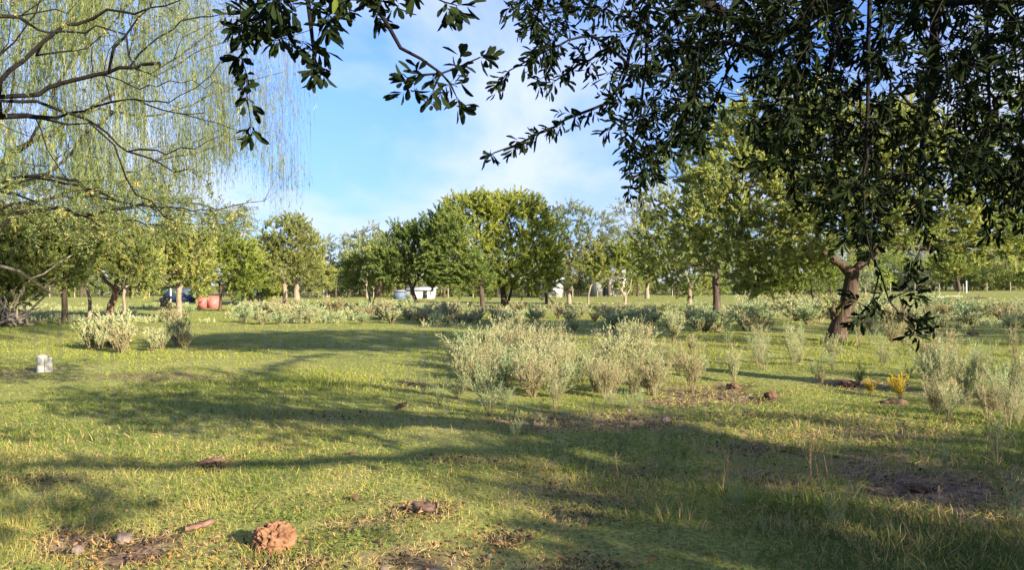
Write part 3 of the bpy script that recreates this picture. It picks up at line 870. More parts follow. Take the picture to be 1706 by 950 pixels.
FT("tree", "tree with a straight rough dark trunk nearest the brush pile at the far left", 107, 29.5,
   [[(107, 540), (108, 515), (107, 490), (108, 465)], [(108, 470), (85, 445), (70, 425)], [(108, 468), (130, 440), (140, 415)]],
   [(85, 420, 50, 38), (130, 400, 42, 32), (60, 390, 50, 28), (100, 450, 42, 22)],
   B['bark_dark'], B['leaf_dark'], .13, 42, npts=620, leaves=26, L=.10, W=.043, tl=.45, tbase=.6)
FT("leafy_tree", "dense leafy tree at the left edge behind the pile of dead branches", 5, 28,
   [[(0, 544), (5, 520), (15, 490), (20, 460)], [(5, 520), (-25, 480), (-40, 440)], [(15, 490), (40, 460), (60, 440)]],
   [(0, 430, 60, 50), (-50, 440, 60, 60), (20, 480, 35, 32), (55, 455, 40, 30), (-20, 500, 40, 28), (10, 385, 60, 30)],
   B['bark_dark'], B['leaf_mid'], .16, 43, npts=900, leaves=26, L=.10, W=.045, tl=.45, tbase=.5)
FT("tree", "little bright green tree with drooping crown behind the trunk of the large leaning tree", 1357, 46,
   [[(1356, 517), (1357, 503), (1352, 485)]], [(1325, 460, 38, 32), (1350, 440, 42, 26), (1310, 485, 28, 22), (1375, 465, 26, 24)],
   B['bark_dark'], B['leaf_bright'], .12, 44, npts=340, leaves=24, L=.12, W=.05, tbase=.15, droop=.15)
FT("tall_tree", "tall half-bare tree with sky showing through between the central tree and the right-hand trees", 1078, 84,
   [[(1078, 499), (1078, 470), (1075, 430), (1080, 390)], [(1075, 430), (1060, 400), (1050, 375)], [(1078, 410), (1100, 380), (1110, 350)]],
   [(1070, 380, 36, 32), (1095, 345, 34, 26), (1050, 405, 30, 24), (1085, 420, 40, 26), (1050, 355, 24, 20)],
   B['bark_pale'], B['leaf_grey'], .26, 45, npts=330, leaves=9, L=.24, W=.10, tl=.8, keep=.75, tbase=.7)
FT("tree", "lone dark-stemmed tree in the far pasture at the right, before the hedgerow", 1597, 118,
   [[(1598, 484), (1597, 472), (1594, 462)]], [(1590, 450, 32, 20), (1610, 440, 26, 16), (1575, 438, 22, 14)],
   B['bark_dark'], B['leaf_dark'], .30, 46, npts=200, leaves=20, L=.30, W=.13, tl=.9, tbase=.7)
# two trees beyond the right edge whose crowns reach into the picture
FT("tree", "sunlit yellow-green foliage of a tree reaching in at the right edge", 1830, 15,
   [[(1830, 604), (1828, 540), (1820, 470), (1800, 400)], [(1820, 450), (1770, 400), (1720, 370)], [(1815, 430), (1860, 360), (1880, 300)]],
   [(1720, 370, 50, 60), (1700, 290, 45, 40), (1800, 330, 110, 90), (1880, 300, 110, 110), (1800, 200, 140, 80)],
   B['bark_brown'], B['leaf_bright'], .14, 47, npts=420, leaves=14, L=.08, W=.03, tl=.30, step=.25, tip=.004, tbase=.3)

# background belt of trees beyond the field
belt_rng = np.random.default_rng(77)
protos = {}
KINDS = [("olive", 'leaf_olive', 'bark_dark', "distant olive-green tree in the belt of trees beyond the field"),
         ("green", 'leaf_dark', 'bark_dark', "distant dark green tree in the belt of trees beyond the field"),
         ("bright", 'leaf_mid', 'bark_brown', "distant mid green tree in the belt of trees beyond the field"),
         ("grey", 'leaf_grey', 'bark_tan', "distant thin grey-green tree in the belt of trees beyond the field")]


def belt_tree(kind, seed):
    k = dict((a[0], a) for a in KINDS)[kind]
    rng = np.random.default_rng(seed)
    sk = Skel(seed)
    h = 7.0
    sk.limb([(0, 0, 0), (.1, 0, 1.2), (rng.normal(0, .2), 0, 2.4), (rng.normal(0, .3), 0, 4.0)], .6, r=(.2, .08), root=True)
    pts = []
    for q in range(6):
        c = (rng.normal(0, 1.3), rng.normal(0, 1.2), rng.uniform(2.8, 5.8))
        pts.append(ellipsoid_pts(rng, 34, c, (1.6, 1.5, 1.2), .5))
    sk.grow(np.concatenate(pts), .7, first=2)
    return plant_tree("field_tree", k[3], "tree", sk, (0, 0, 0), M[k[2]], M[k[1]], .2, .012,
                      dict(ntw=3, tl=.8, nleaf=12 if kind != 'grey' else 7, L=.24, W=.10, spread=.8, up=.2, jl=.06), seed, group="trees of the far belt beyond the field, " + kind, minr=.012)


LAND = [(40, "above the brush pile"), (90, "left of the rough dark trunk"), (130, "behind the rough dark trunk"), (165, "behind the thin pale trunk"), (215, "behind the reddish leaning trunk"), (285, "left of the straight pale trunk"),
        (340, "behind the navy shed"), (390, "behind the red box"), (450, "behind the picket fence"), (520, "behind the full sandy tree"), (580, "in the open gap of sky"), (650, "behind the two-trunked tree"),
        (740, "behind the dark leaning tree"), (800, "behind the central tree's left edge"), (850, "behind the central tree's trunks"), (900, "behind the central tree's right half"), (950, "behind the tall airy tree"),
        (1000, "behind the slender olive tree"), (1070, "behind the goblet-shaped tree"), (1120, "behind the half-bare tree"), (1170, "behind the small pale-trunked tree"), (1230, "behind the tall dark-trunked tree"),
        (1300, "right of the tall dark-trunked tree"), (1350, "left of the large tree"), (1420, "behind the large tree's trunk"), (1480, "just right of the large tree"), (1550, "behind the low-hanging spray"),
        (1585, "left of the far lone tree"), (1620, "behind the far lone tree"), (1670, "right of the far lone tree"), (9999, "at the right edge")]


def belt_label(kind, x, d, s):
    col = {'olive': 'olive-green', 'green': 'dark green', 'bright': 'mid green', 'grey': 'thin grey-green'}[kind]
    return "%s distant %s tree %s" % ("taller" if s > .95 else "lower", col, [t for m_, t in LAND if x < m_][0])


belt = [(20, 120, 'green', 1.0), (60, 105, 'bright', .95), (95, 130, 'olive', 1.1), (135, 98, 'green', .85), (170, 115, 'olive', 1.1), (215, 105, 'bright', 1.0), (240, 90, 'green', .8),
        (275, 125, 'olive', 1.2), (320, 110, 'bright', 1.05), (345, 130, 'grey', 1.3), (385, 95, 'olive', .9), (405, 120, 'grey', 1.25), (420, 98, 'green', .7), (445, 112, 'olive', 1.15),
        (515, 100, 'olive', .85), (530, 88, 'olive', .65), (565, 118, 'green', .62), (580, 96, 'green', .6), (600, 120, 'olive', .8), (575, 140, 'grey', .9),
        (640, 112, 'green', .7), (665, 96, 'olive', .95), (715, 100, 'olive', .8), (740, 92, 'olive', .85), (760, 120, 'green', .8), (785, 108, 'olive', .9), (830, 120, 'green', .9), (880, 104, 'olive', .75),
        (925, 118, 'green', .8), (965, 104, 'bright', .8), (1000, 122, 'grey', 1.1), (1030, 108, 'grey', 1.2), (1062, 98, 'green', .8), (1090, 118, 'olive', 1.0), (1120, 105, 'bright', .9),
        (1150, 125, 'green', 1.1), (1205, 112, 'olive', .95), (1240, 100, 'green', .75), (1265, 120, 'bright', 1.0), (1300, 108, 'olive', .85), (1380, 118, 'bright', .8),
        (1440, 128, 'bright', .8), (1465, 140, 'olive', .9), (1500, 150, 'grey', 1.2), (1520, 135, 'green', .62), (1545, 150, 'olive', 1.0), (1570, 165, 'green', .9), (1625, 150, 'olive', 1.1),
        (1655, 140, 'bright', .75), (1690, 155, 'green', 1.0), (1730, 145, 'olive', 1.0), (1640, 170, 'grey', 1.4), (560, 92, 'green', .55), (632, 100, 'grey', 1.0), (668, 118, 'olive', 1.15), (690, 125, 'grey', 1.2), (1015, 96, 'olive', .8), (1385, 100, 'green', .8), (1420, 108, 'olive', .85), (1480, 122, 'green', .75), (1555, 128, 'olive', .6), (1680, 125, 'olive', .8), (1715, 118, 'green', .9), (1455, 150, 'grey', 1.2), (-30, 110, 'olive', 1.1), (-80, 100, 'green', 1.1), (1780, 140, 'green', 1.0)]
for i, (bx, d, kind, s) in enumerate(belt):
    v = i % 2
    key = (kind, v)
    if key not in protos:
        protos[key] = belt_tree(kind, 300 + 10 * len(protos))
        o = protos[key]
    else:
        o = dup_tree(protos[key])
    p = G(bx, d)
    o['label'] = belt_label(kind, bx, d, s)
    o.location = tuple(p)
    o.rotation_euler = (0, 0, belt_rng.uniform(0, 6.28))
    if bx > 1400: s *= 1.35
    o.scale = (s * belt_rng.uniform(.9, 1.15), s * belt_rng.uniform(.9, 1.15), s * belt_rng.uniform(.9, 1.1))


# low hedge shrubs along the far edge of the field
def shrub_proto(seed, mat):
    rng = np.random.default_rng(seed); sk = Skel(seed)
    for q in range(4):
        a = rng.uniform(0, 6.28)
        sk.limb([(0, 0, 0), (.25 * math.cos(a), .25 * math.sin(a), .5)], .4, r=(.04, .03), root=(q == 0))
    pts = np.concatenate([ellipsoid_pts(rng, 30, (rng.normal(0, .9), rng.normal(0, .6), rng.uniform(.7, 1.4)), (1.0, .8, .75), .5) for _ in range(5)])
    sk.grow(pts, .5, first=1)
    return plant_tree("hedge_shrub", "x", "shrub", sk, (0, 0, 0), M['bark_pale'], M[mat], .06, .012,
                      dict(ntw=3, tl=.6, nleaf=10, L=.22, W=.10, spread=.9, up=.2, jl=.05), seed, minr=.02)


sp_ = {k: shrub_proto(600 + i, k) for i, k in enumerate(['leaf_dark', 'leaf_mid', 'leaf_olive', 'leaf_grey'])}
used = set()
shr = []
for q in range(92):
    bx = -40 + q * 19.5 + belt_rng.uniform(-8, 8)
    d = belt_rng.uniform(100, 118) if bx < 1420 else belt_rng.uniform(118, 135)
    if 630 < bx < 850: d = belt_rng.uniform(104, 116)
    shr.append((bx, d, ['leaf_dark', 'leaf_mid', 'leaf_olive', 'leaf_grey'][belt_rng.integers(0, 4)], belt_rng.uniform(.7, 1.35)))
WORD = {'leaf_dark': 'dark green', 'leaf_mid': 'mid green', 'leaf_olive': 'olive brown', 'leaf_grey': 'pale grey-green'}
for (bx, d, k, s) in shr:
    o = sp_[k] if k not in used else dup_tree(sp_[k])
    used.add(k)
    o['label'] = "%s %s shrub in the far hedge, %s" % ("big" if s > 1 else "small", WORD[k], [t for m_, t in LAND if bx < m_][0])
    o['group'] = "hedge shrubs along the far field edge, " + WORD[k]
    o.location = tuple(G(bx, d)); o.rotation_euler = (0, 0, belt_rng.uniform(0, 6.28)); 
    if bx > 1400: s *= 1.4
    o.scale = (s * 1.3, s, s * 1.15)


# ------------------------------------------------------------------ small buildings and fences beyond the field
def box(c, s, rz=0):
    """centre-bottom c, size s"""
    x, y, z = s[0] / 2, s[1] / 2, s[2]
    v = np.array([(-x, -y, 0), (x, -y, 0), (x, y, 0), (-x, y, 0), (-x, -y, z), (x, -y, z), (x, y, z), (-x, y, z)], float)
    cr, sr = math.cos(rz), math.sin(rz)
    v = np.stack([v[:, 0] * cr - v[:, 1] * sr, v[:, 0] * sr + v[:, 1] * cr, v[:, 2]], -1) + np.asarray(c, float)
    f = np.array([(0, 3, 2, 1), (4, 5, 6, 7), (0, 1, 5, 4), (1, 2, 6, 5), (2, 3, 7, 6), (3, 0, 4, 7)])
    return v, [f], np.full(8, .5)


def mb(name, parts, mat, parent=None, smooth=False):
    v, f, a = merge(parts)
    return link(name, mesh(name, v, f, mat, {'tint': a}, smooth), parent)


def empty(name, loc, label, cat, group=None, rz=0):
    o = bpy.data.objects.new(name, None); COL.objects.link(o)
    o.location = tuple(loc); o.rotation_euler = (0, 0, rz)
    return tag(o, label, cat, group)


def gable(w, dp, h, rise, over=.3, th=.12):
    """gable roof, ridge along x"""
    y = dp / 2 + over; x = w / 2 + over
    pr = [(-y, h - over * rise / (dp / 2)), (0, h + rise), (y, h - over * rise / (dp / 2))]
    pr2 = [(a, b + th) for a, b in pr]
    V = [(sx, a, b) for sx in (-x, x) for a, b in pr + pr2]
    f4 = [(0, 1, 7, 6), (1, 2, 8, 7), (3, 9, 10, 4), (4, 10, 11, 5), (0, 6, 9, 3), (2, 5, 11, 8), (0, 3, 4, 1), (1, 4, 5, 2), (6, 7, 10, 9), (7, 8, 11, 10)]
    return np.array(V, float), [np.array(f4)], np.full(12, .5)


def house(name, label, bx, d, w, dp, h, rise, wall, roof, rz, windows):
    g0 = G(bx, d)
    r = empty(name, g0, label, "building", rz=rz)
    v, f, a = box((0, 0, -.1), (w, dp, h + .1))
    gv = np.array([(-w / 2, -dp / 2, h), (-w / 2, dp / 2, h), (-w / 2, 0, h + rise - .02), (w / 2, -dp / 2, h), (w / 2, dp / 2, h), (w / 2, 0, h + rise - .02)])
    mb("wall", [(v, f, a), (gv, [np.array([(0, 2, 1), (3, 4, 5)])], np.full(6, .5))], wall, r)
    mb("roof", [gable(w, dp, h, rise)], roof, r)
    for (kind, x, z, ww, hh) in windows:
        o = mb(kind, [box((x, -dp / 2 - .02, z), (ww, .08, hh))], M['white_paint'], r)
        mb("pane", [box((x, -dp / 2 - .065, z + .06), (ww - .12, .03, hh - .12))], M['glass_dark'], o)
    return r


house("white_shed", "low white shed with a blue-grey left side behind the leaning dark tree", 702, 88, 3.0, 4.0, 1.0, .22, M['white_wall'], M['grey_roof'], .0, [("door", .7, .02, .6, .95), ("window", -.7, .45, .6, .45)])
an = empty("shed_annex", G(668, 86.2), "blue-grey lean-to joined to the left side of the white shed", "building")
mb("wall", [box((0, 0, -.1), (1.1, 3.4, .95))], M['blue_grey'], an); mb("roof", [box((.05, -.05, .86), (1.2, 3.7, .1))], M['grey_roof'], an)
house("white_house", "white house wall glimpsed between trunks right of the central tree", 920, 98, 2.4, 4, 1.9, .5, M['white_wall'], M['grey_roof'], -.2, [("window", -.4, 1.0, .8, .8)])
house("small_white_house", "small white house with a grey roof glimpsed above the slender olive tree", 1012, 104, 4.0, 4, 2.9, .8, M['white_wall'], M['grey_roof'], .15, [("window", .6, 1.1, .8, .8), ("door", -.8, .02, .9, 1.9)])
# navy shed behind the straight pale trunk
ns = empty("navy_shed", G(305, 72), "low dark navy shed behind the straight pale trunk left of the red box", "shed")
mb("wall", [box((0, 0, -.1), (2.6, 2.5, 1.55))], M['navy'], ns)
mb("roof", [box((0, -.1, 1.46), (2.9, 2.9, .09))], M['navy'], ns)
mb("door", [box((-.6, -1.27, .02), (.12, .04, 1.3))], M['white_paint'], ns)
# red box
rb = empty("red_box", G(349, 52), "small salmon red painted box with double doors standing under the trees", "box")
mb("body", [box((0, 0, -.05), (1.34, .9, .82))], M['salmon'], rb)
mb("lid", [box((0, 0, .772), (1.42, .98, .06))], M['salmon'], rb)
for s in (-1, 1):
    dr = mb("door", [box((s * .33, -.465, .04), (.60, .03, .68))], M['salmon'], rb)
    mb("handle", [box((s * .07, -.49, .34), (.03, .03, .12))], M['wire'], dr)


def fence(name, label, x0, d0, x1, d1, step, ph, pw, mat, rails, group=None, slat=None):
    a, b_ = G(x0, d0), G(x1, d1)
    r = empty(name, a, label, "fence", group)
    n = int(np.linalg.norm(b_ - a) / step)
    for i in range(n + 1):
        q = a + (b_ - a) * i / n; q[2] = gz(q[0], q[1]) ; q = q - a
        h = ph * (1 + .08 * math.sin(i * 7.3))
        mb("post", [tube([q + (0, 0, -.1), q + (.02 * math.sin(i * 3.1), 0, h)], [pw / 2, pw / 2 * .9], 6)], mat, r, True)
    for z, rr in rails:
        pts = [a + (b_ - a) * t for t in np.linspace(0, 1, n + 1)]
        pts = [np.array([q[0], q[1], gz(q[0], q[1]) + z]) - a for q in pts]
        mb("wire" if rr < .01 else "rail", [tube(pts, [rr] * len(pts), 4)], M['wire'] if rr < .01 else mat, r)
    if slat:
        ps = []
        L_ = np.linalg.norm(b_ - a); m_ = int(L_ / slat)
        for i in range(m_ + 1):
            q = a + (b_ - a) * i / m_; q[2] = gz(q[0], q[1]); q = q - a
            ps.append(box((q[0], q[1] - .05, .05 + q[2]), (slat * .55, .03, ph)))
        mb("pickets", ps, mat, r)
    return r


fence("picket_fence", "white picket fence under the lime green trees right of the red box", 396, 78, 440, 76, 1.4, 1.0, .09, M['white_paint'], [(.3, .03), (.85, .03)], slat=.16)
fence("wire_fence", "post and wire fence along the far edge of the field at left and centre", 0, 97, 1120, 97, 3.1, 1.25, .13, M['post'], [(.4, .004), (.8, .004), (1.15, .004)])
fence("wire_fence", "post and wire fence before the hedgerow in the far right pasture", 1400, 112, 1760, 118, 4.0, 1.3, .15, M['post'], [(.4, .004), (.8, .004), (1.15, .004)])
q = G(1610, 108)
wp = mb("white_post", [tube([(0, 0, -.1), (0, 0, 1.7)], [.09, .085], 8)], M['white_paint']); wp.location = tuple(q)
tag(wp, "single white post beside the lone tree in the far right pasture", "post")


# ------------------------------------------------------------------ pale feathery weeds
def weed_mesh(seed, h=.8, w=.5, nst=26, leaves=120, fol='weed', fine=1.0, lean=0.0, bushy=.55, L=.035, W=.009, bare_stem=.25):
    rng = np.random.default_rng(seed)
    a = rng.uniform(0, 6.283, nst); rr = w * .5 * rng.uniform(0, 1, nst) ** .5
    base = np.stack([.12 * rr * np.cos(a), .12 * rr * np.sin(a), np.full(nst, -.03)], -1)
    top = np.stack([rr * 1.25 * np.cos(a) + lean, rr * 1.25 * np.sin(a), h * rng.uniform(.5, 1.12, nst) * (1 - .10 * (rr / (w * .5)) ** 2)], -1)
    st = []; O = []; D = []
    for i in range(nst):
        m = base[i] * .45 + top[i] * .55 + np.array([0, 0, .10 * h]) + rng.normal(0, .03 * h, 3)
        p = smooth_poly([base[i], m * .5 + base[i] * .5 + np.array([0, 0, .05 * h]), m, top[i]], h * .14)
        st.append(tube(p, np.linspace(.005, .0015, len(p)) * fine, 3, rng.uniform(0, 1)))
        k = 9
        tt = rng.uniform(bare_stem, 1, k)
        idx = tt * (len(p) - 1.01); i0 = idx.astype(int)
        q = p[i0] + (p[np.minimum(i0 + 1, len(p) - 1)] - p[i0]) * (idx - i0)[:, None]
        dd = unit(p[np.minimum(i0 + 1, len(p) - 1)] - p[i0])
        O.append(q); D.append(dd)
    O = np.concatenate(O); D = np.concatenate(D)
    (v, f, t), (t0, t1) = sprays(rng, O, D, 2, h * .20, max(3, leaves // 18), L, W, spread=bushy, up=.55, along=.72, tvar=.3, jl=.004, tbase=.5)
    t = np.clip(t + .35 * (v[:, 2] / h - .6), 0, 1)
    s = merge(st + [twig_mesh(t0, t1, .0016 * fine, .6)])
    return (mesh("foliage", v, f, M[fol], {'tint': t}), mesh("stems", s[0], s[1], M['weed_stem'], {'tint': s[2]}))


M['weed_straw'] = leaf_mat("weed_straw", [(0, (0.190, 0.180, 0.085)), (.5, (0.351, 0.320, 0.162)), (1, (0.494, 0.440, 0.257))], .30, .75, .15)
WD = [weed_mesh(900, h=.80, w=.50, nst=22, leaves=190, L=.040, W=.0095, bushy=.45), weed_mesh(901, h=.85, w=.60, nst=26, leaves=190, fol='weed_straw', L=.034, W=.0085, bushy=.55),
      weed_mesh(902, h=.75, w=.45, nst=12, leaves=160, fol='weed_green', L=.045, W=.008, bushy=.4), weed_mesh(903, h=.80, w=.70, nst=26, leaves=170, L=.036, W=.0095, bushy=.6, lean=.08),
      weed_mesh(904, h=.90, w=.40, nst=11, leaves=100, fol='weed_straw', L=.032, W=.008, bushy=.5, bare_stem=.45)]
WG = [weed_mesh(920, h=.80, w=.5, nst=10, leaves=110, fol='weed_green', bushy=.45, L=.045, W=.007), weed_mesh(921, h=.80, w=.65, nst=13, leaves=110, fol='weed_green', bushy=.5, L=.042, W=.007, lean=.1),
      weed_mesh(922, h=.80, w=.35, nst=8, leaves=80, fol='weed', bushy=.45, L=.04, W=.007, bare_stem=.4)]
WF = [weed_mesh(940 + i, h=.80, w=.8, nst=24, leaves=90, bushy=.5, fol=('weed', 'weed_straw', 'weed_green')[i % 3], fine=2.2, L=.065, W=.026) for i in range(6)]
WY = weed_mesh(960, h=.45, w=.35, nst=16, leaves=130, fol='weed_yellow', L=.03, W=.012)
WL = weed_mesh(961, h=.45, w=.25, nst=10, leaves=120, fol='weed_lime', L=.03, W=.012)
wr = np.random.default_rng(5)


LANDW = [(40, "beside the brush pile"), (215, "below the reddish leaning trunk"), (285, "left of the navy shed"), (340, "below the straight pale trunk"), (390, "below the red box"), (450, "below the picket fence"),
        (520, "below the full sandy tree"), (580, "below the open gap of sky"), (650, "below the two-trunked tree"), (740, "below the dark leaning tree"), (800, "below the central tree's left edge"),
        (850, "below the central tree's trunks"), (900, "below the central tree's right half"), (950, "below the tall airy tree"), (1000, "below the slender olive tree"), (1070, "below the goblet-shaped tree"),
        (1120, "below the half-bare tree"), (1170, "below the small pale-trunked tree"), (1230, "below the tall dark-trunked tree"), (1300, "left of the large tree"),
        (1350, "just left of the large tree"), (1420, "at the large tree's trunk"), (1480, "just right of the large tree"), (1550, "behind the low-hanging spray"), (1610, "under the far lone tree"), (9999, "by the right edge")]


def where(x, y, h, what, y1, y2):
    l = [t for m_, t in LANDW if x < m_][0]
    row = "far" if y < y1 else ("middle" if y < y2 else "near")
    return "%s %s %s, %s side" % ("taller" if h else "shorter", what, l, row)


def weed(ms, x, y, hpx, label, group=None, name="feathery_weed", cat="weed", wide=1.0, d=None, hh=.8):
    d = d or dist(y)
    p = G(x, d)
    s = hpx * .76 / F * d / hh
    o = empty(name, p, label, cat, group, wr.uniform(0, 6.28))
    o.scale = (s * wide, s * wide, s)
    link("foliage", ms[0], o); link("stems", ms[1], o)
    return o


# the ones that stand out: base pixel x, y, height px, label
weed(WD[0], 775, 652, 96, "pale feathery weed rising tallest at the left end of the central clump", wide=.8)
weed(WG[0], 733, 672, 70, "thin grey-green weed standing apart at the far left of the central clump", wide=1.1)
weed(WG[1], 817, 688, 100, "grey-green weed with a dark slanting stem in front of the central clump's left half", wide=1.25)
weed(WG[2], 925, 690, 96, "blue-green weed leaning right in front of the middle of the central clump", wide=.9)
weed(WG[0], 860, 728, 74, "thin pale-stemmed grey weed in the shade just before the central clump", wide=.8)
weed(WG[1], 886, 712, 58, "short wispy grey weed in the shade right of the thin pale-stemmed one", wide=.8)
weed(WG[2], 988, 702, 50, "low twiggy dry weed in the shade before the right half of the central clump")
weed(WD[1], 1153, 652, 105, "tall slim pale weed standing alone right of the central clump", wide=.75)
weed(WD[2], 1098, 645, 90, "pale weed at the right end of the central clump", wide=.9)
weed(WG[0], 1227, 845, 85, "grey-green spiky weed in the shaded grass at lower right", wide=.8)
weed(WG[1], 1395, 880, 105, "tallest grey-green weed with straw coloured base in the near right grass", wide=.6)
weed(WG[2], 1315, 893, 62, "short pale-leaved weed left of the tallest near-right weed", wide=.7)
weed(WG[0], 1270, 880, 45, "small low weed left of the short pale-leaved one at lower right", wide=.8)
weed(WG[1], 1697, 885, 120, "tall grey weed cut by the right edge of the picture near the bottom", wide=.8)
weed(WG[2], 1660, 770, 110, "blue-green feathery weed in shade near the right edge", wide=1.2)
weed(WG[0], 1575, 770, 60, "small dark green weed left of the blue-green one in shade", wide=.7)
weed(WY, 1500, 662, 52, "bright golden yellow weed at the right of the sunlit patch", name="yellow_weed", hh=.45)
weed(WY, 1452, 655, 34, "small golden weed left of the brightest yellow one", name="yellow_weed", hh=.45)
weed(WL, 1430, 640, 42, "narrow lime green weed left of the two golden ones", name="lime_weed", hh=.45)
weed(WL, 1140, 745, 30, "little lime green weed in the shaded grass below the central clump", name="lime_weed", hh=.45)
weed(WG[1], 1018, 655, 30, "thin low weed beside the dark brown clod", wide=.8)
weed(WG[1], 705, 655, 36, "smallest thin weed on the mown grass left of the central clump", wide=.9)

n_weeds = 22
# central clump, sunlit
for i in range(58):
    x = wr.uniform(768, 1090); y = wr.uniform(606, 664) - (0 if 860 < x < 1060 else 4)
    if x < 860 and y > 655: continue
    weed(WD[i % 5], x, y, (hp := wr.uniform(60, 100)), where(x, y, hp > 80, ("pale feathery weed", "straw-topped weed", "grey-green weed", "spreading pale weed", "thin straw weed")[i % 5] + " in the central clump", 626, 646), "pale weeds of the central clump", wide=wr.uniform(1.0, 1.5)); n_weeds += 1
# right clump
for i in range(30):
    x = wr.uniform(1545, 1730); y = wr.uniform(630, 715)
    weed((WD + WG)[i % 8], x, y, (hp := wr.uniform(60, 105)), where(x, y, hp > 83, ("pale weed", "straw-topped weed", "grey-green weed", "spreading pale weed", "thin straw weed", "spiky green weed", "leaning green weed", "sparse weed")[i % 8] + " in the right-hand clump", 655, 685), "pale weeds of the right-hand clump", wide=wr.uniform(.8, 1.2)); n_weeds += 1
# left clump
for i in range(13):
    x = (wr.normal(180, 26) if i < 9 else wr.normal(290, 22)); y = wr.uniform(574, 588)
    weed(WF[(0, 1, 3)[i % 3]], x, y, wr.uniform(44, 76) * (1 if i < 9 else .8), "%s weed %s the silvery left clump beyond the weathered block" % (("tall " if i % 2 else "low ") + ("pale" if i % 3 != 1 else "straw-tinted"), ("at the left end of", "in the middle of", "at the right end of")[0 if x < 170 else 1 if x < 240 else 2]), "pale weeds of the left clump", wide=wr.uniform(.65, .95)); n_weeds += 1
# scattered between clump and large tree
for i in range(40):
    x = wr.uniform(1100, 1580); y = wr.uniform(572, 642)
    weed((WD + WG)[i % 8], x, y, wr.uniform(30, 66), where(x, y, True, ("pale weed", "straw-topped weed", "grey-green weed", "spreading pale weed", "thin straw weed", "spiky green weed", "leaning green weed", "sparse weed")[i % 8] + " standing alone", 590, 615).replace("taller ", ""), "scattered weeds around the large tree", wide=wr.uniform(.8, 1.2)); n_weeds += 1
for i in range(6):
    x = wr.uniform(700, 1100); y = wr.uniform(690, 730)
    weed(WG[i % 3], x, y, wr.uniform(15, 34), "tiny weed sprig in the shaded ground below the central clump", "weed sprigs in the shade", wide=1.1); n_weeds += 1
# dense band in the middle distance
for i in range(52):
    x = wr.uniform(700, 1290); y = wr.uniform(527, 556)
    if x < 900: y = wr.uniform(522, 541)
    weed(WF[i % 6], x, y, wr.uniform(20, 36) * (1.15 if x > 950 else .9), where(x, y, i % 2, ("pale", "straw-coloured", "grey-green")[i % 3] + " weed of the dense middle band", 533, 545), "weeds of the dense middle band", wide=wr.uniform(1.1, 1.8)); n_weeds += 1
for i in range(50):
    x = wr.uniform(280, 790); y = wr.uniform(522, 543)
    if 318 < x < 378: x += 75
    weed(WF[i % 6], x, y, (hp := wr.uniform(22, 36)), where(x, y, hp > 29, ("pale", "straw-coloured", "grey-green")[i % 3] + " weed of the long low row", 529, 536), "weeds of the low row", wide=wr.uniform(1.2, 1.9)); n_weeds += 1
for i in range(54):
    x = wr.uniform(1240, 1740); y = wr.uniform(516, 552)
    weed(WF[i % 6], x, y, (hp := wr.uniform(26, 46)), where(x, y, hp > 36, ("pale", "straw-coloured", "grey-green")[i % 3] + " weed of the right-hand strip", 528, 540), "weeds behind the large tree", wide=wr.uniform(1.0, 1.8)); n_weeds += 1



def low_weeds():
    """the countless small sprigs between the bigger weeds"""
    rng = np.random.default_rng(44); n = 15000
    x = rng.uniform(-60, 1780, n); y = np.where(rng.uniform(0, 1, n) < .62, rng.uniform(507, 548, n), rng.uniform(548, 668, n))
    d = dist(y); X = px(x, d)
    dens = fnoise(X, d * .5, 2.6, 88)
    ok = (y < 548) & (dens > .47) & ~((x > 315) & (x < 380) & (y < 530))
    ok &= ~((x < 700) & (y > 541)) & (rng.uniform(0, 1, n) > .4 * (y < 516))
    X, d = X[ok], d[ok]; n = len(X)
    O = np.stack([X, d, ground_z(X, d)], -1); D = np.tile([0, 0, 1.0], (n, 1))
    hh = rng.uniform(.10, .30, n)
    k = 3
    O3 = np.repeat(O, k, 0); h3 = np.repeat(hh, k)
    dr = unit(np.stack([rng.normal(0, .35, n * k), rng.normal(0, .35, n * k), np.ones(n * k)], -1))
    m_ = 9; t = rng.uniform(.1, 1, (n * k, m_))
    pos = (O3[:, None] + dr[:, None] * (t * h3[:, None])[..., None]).reshape(-1, 3)
    dd = np.repeat(dr, m_, 0); Xd = unit(dd + rng.normal(0, .5, dd.shape))
    dq = np.repeat(np.repeat(d, k), m_)
    tint = np.clip(np.repeat(np.repeat(rng.normal(.5, .2, n), k), m_) + rng.normal(0, .12, len(pos)) + .2 * (t.ravel() - .5), 0, 1)
    v, f, a = inst(T_RHOMB, pos, Xd, rng.normal(0, 1, pos.shape), (.045 + .0006 * dq), .010 + .0004 * dq, tint)
    o = link("low_weeds", mesh("low_weeds", v, f, M['weed'], {'tint': a}))
    tag(o, "countless small pale weed sprigs spread in loose bands over the pasture", "weeds", kind='stuff')


low_weeds()
for i in range(26):
    x = wr.uniform(760, 1100) if i < 14 else wr.uniform(1540, 1720); y = wr.uniform(655, 684)
    weed(WG[i % 3], x, y, wr.uniform(26, 46), where(x, y, i % 2, ("wispy", "leaning", "sparse")[i % 3] + " weed before the %s clump" % ("central" if i < 14 else "right-hand"), 664, 675),
         "low weeds in front of the clumps", wide=1.5)


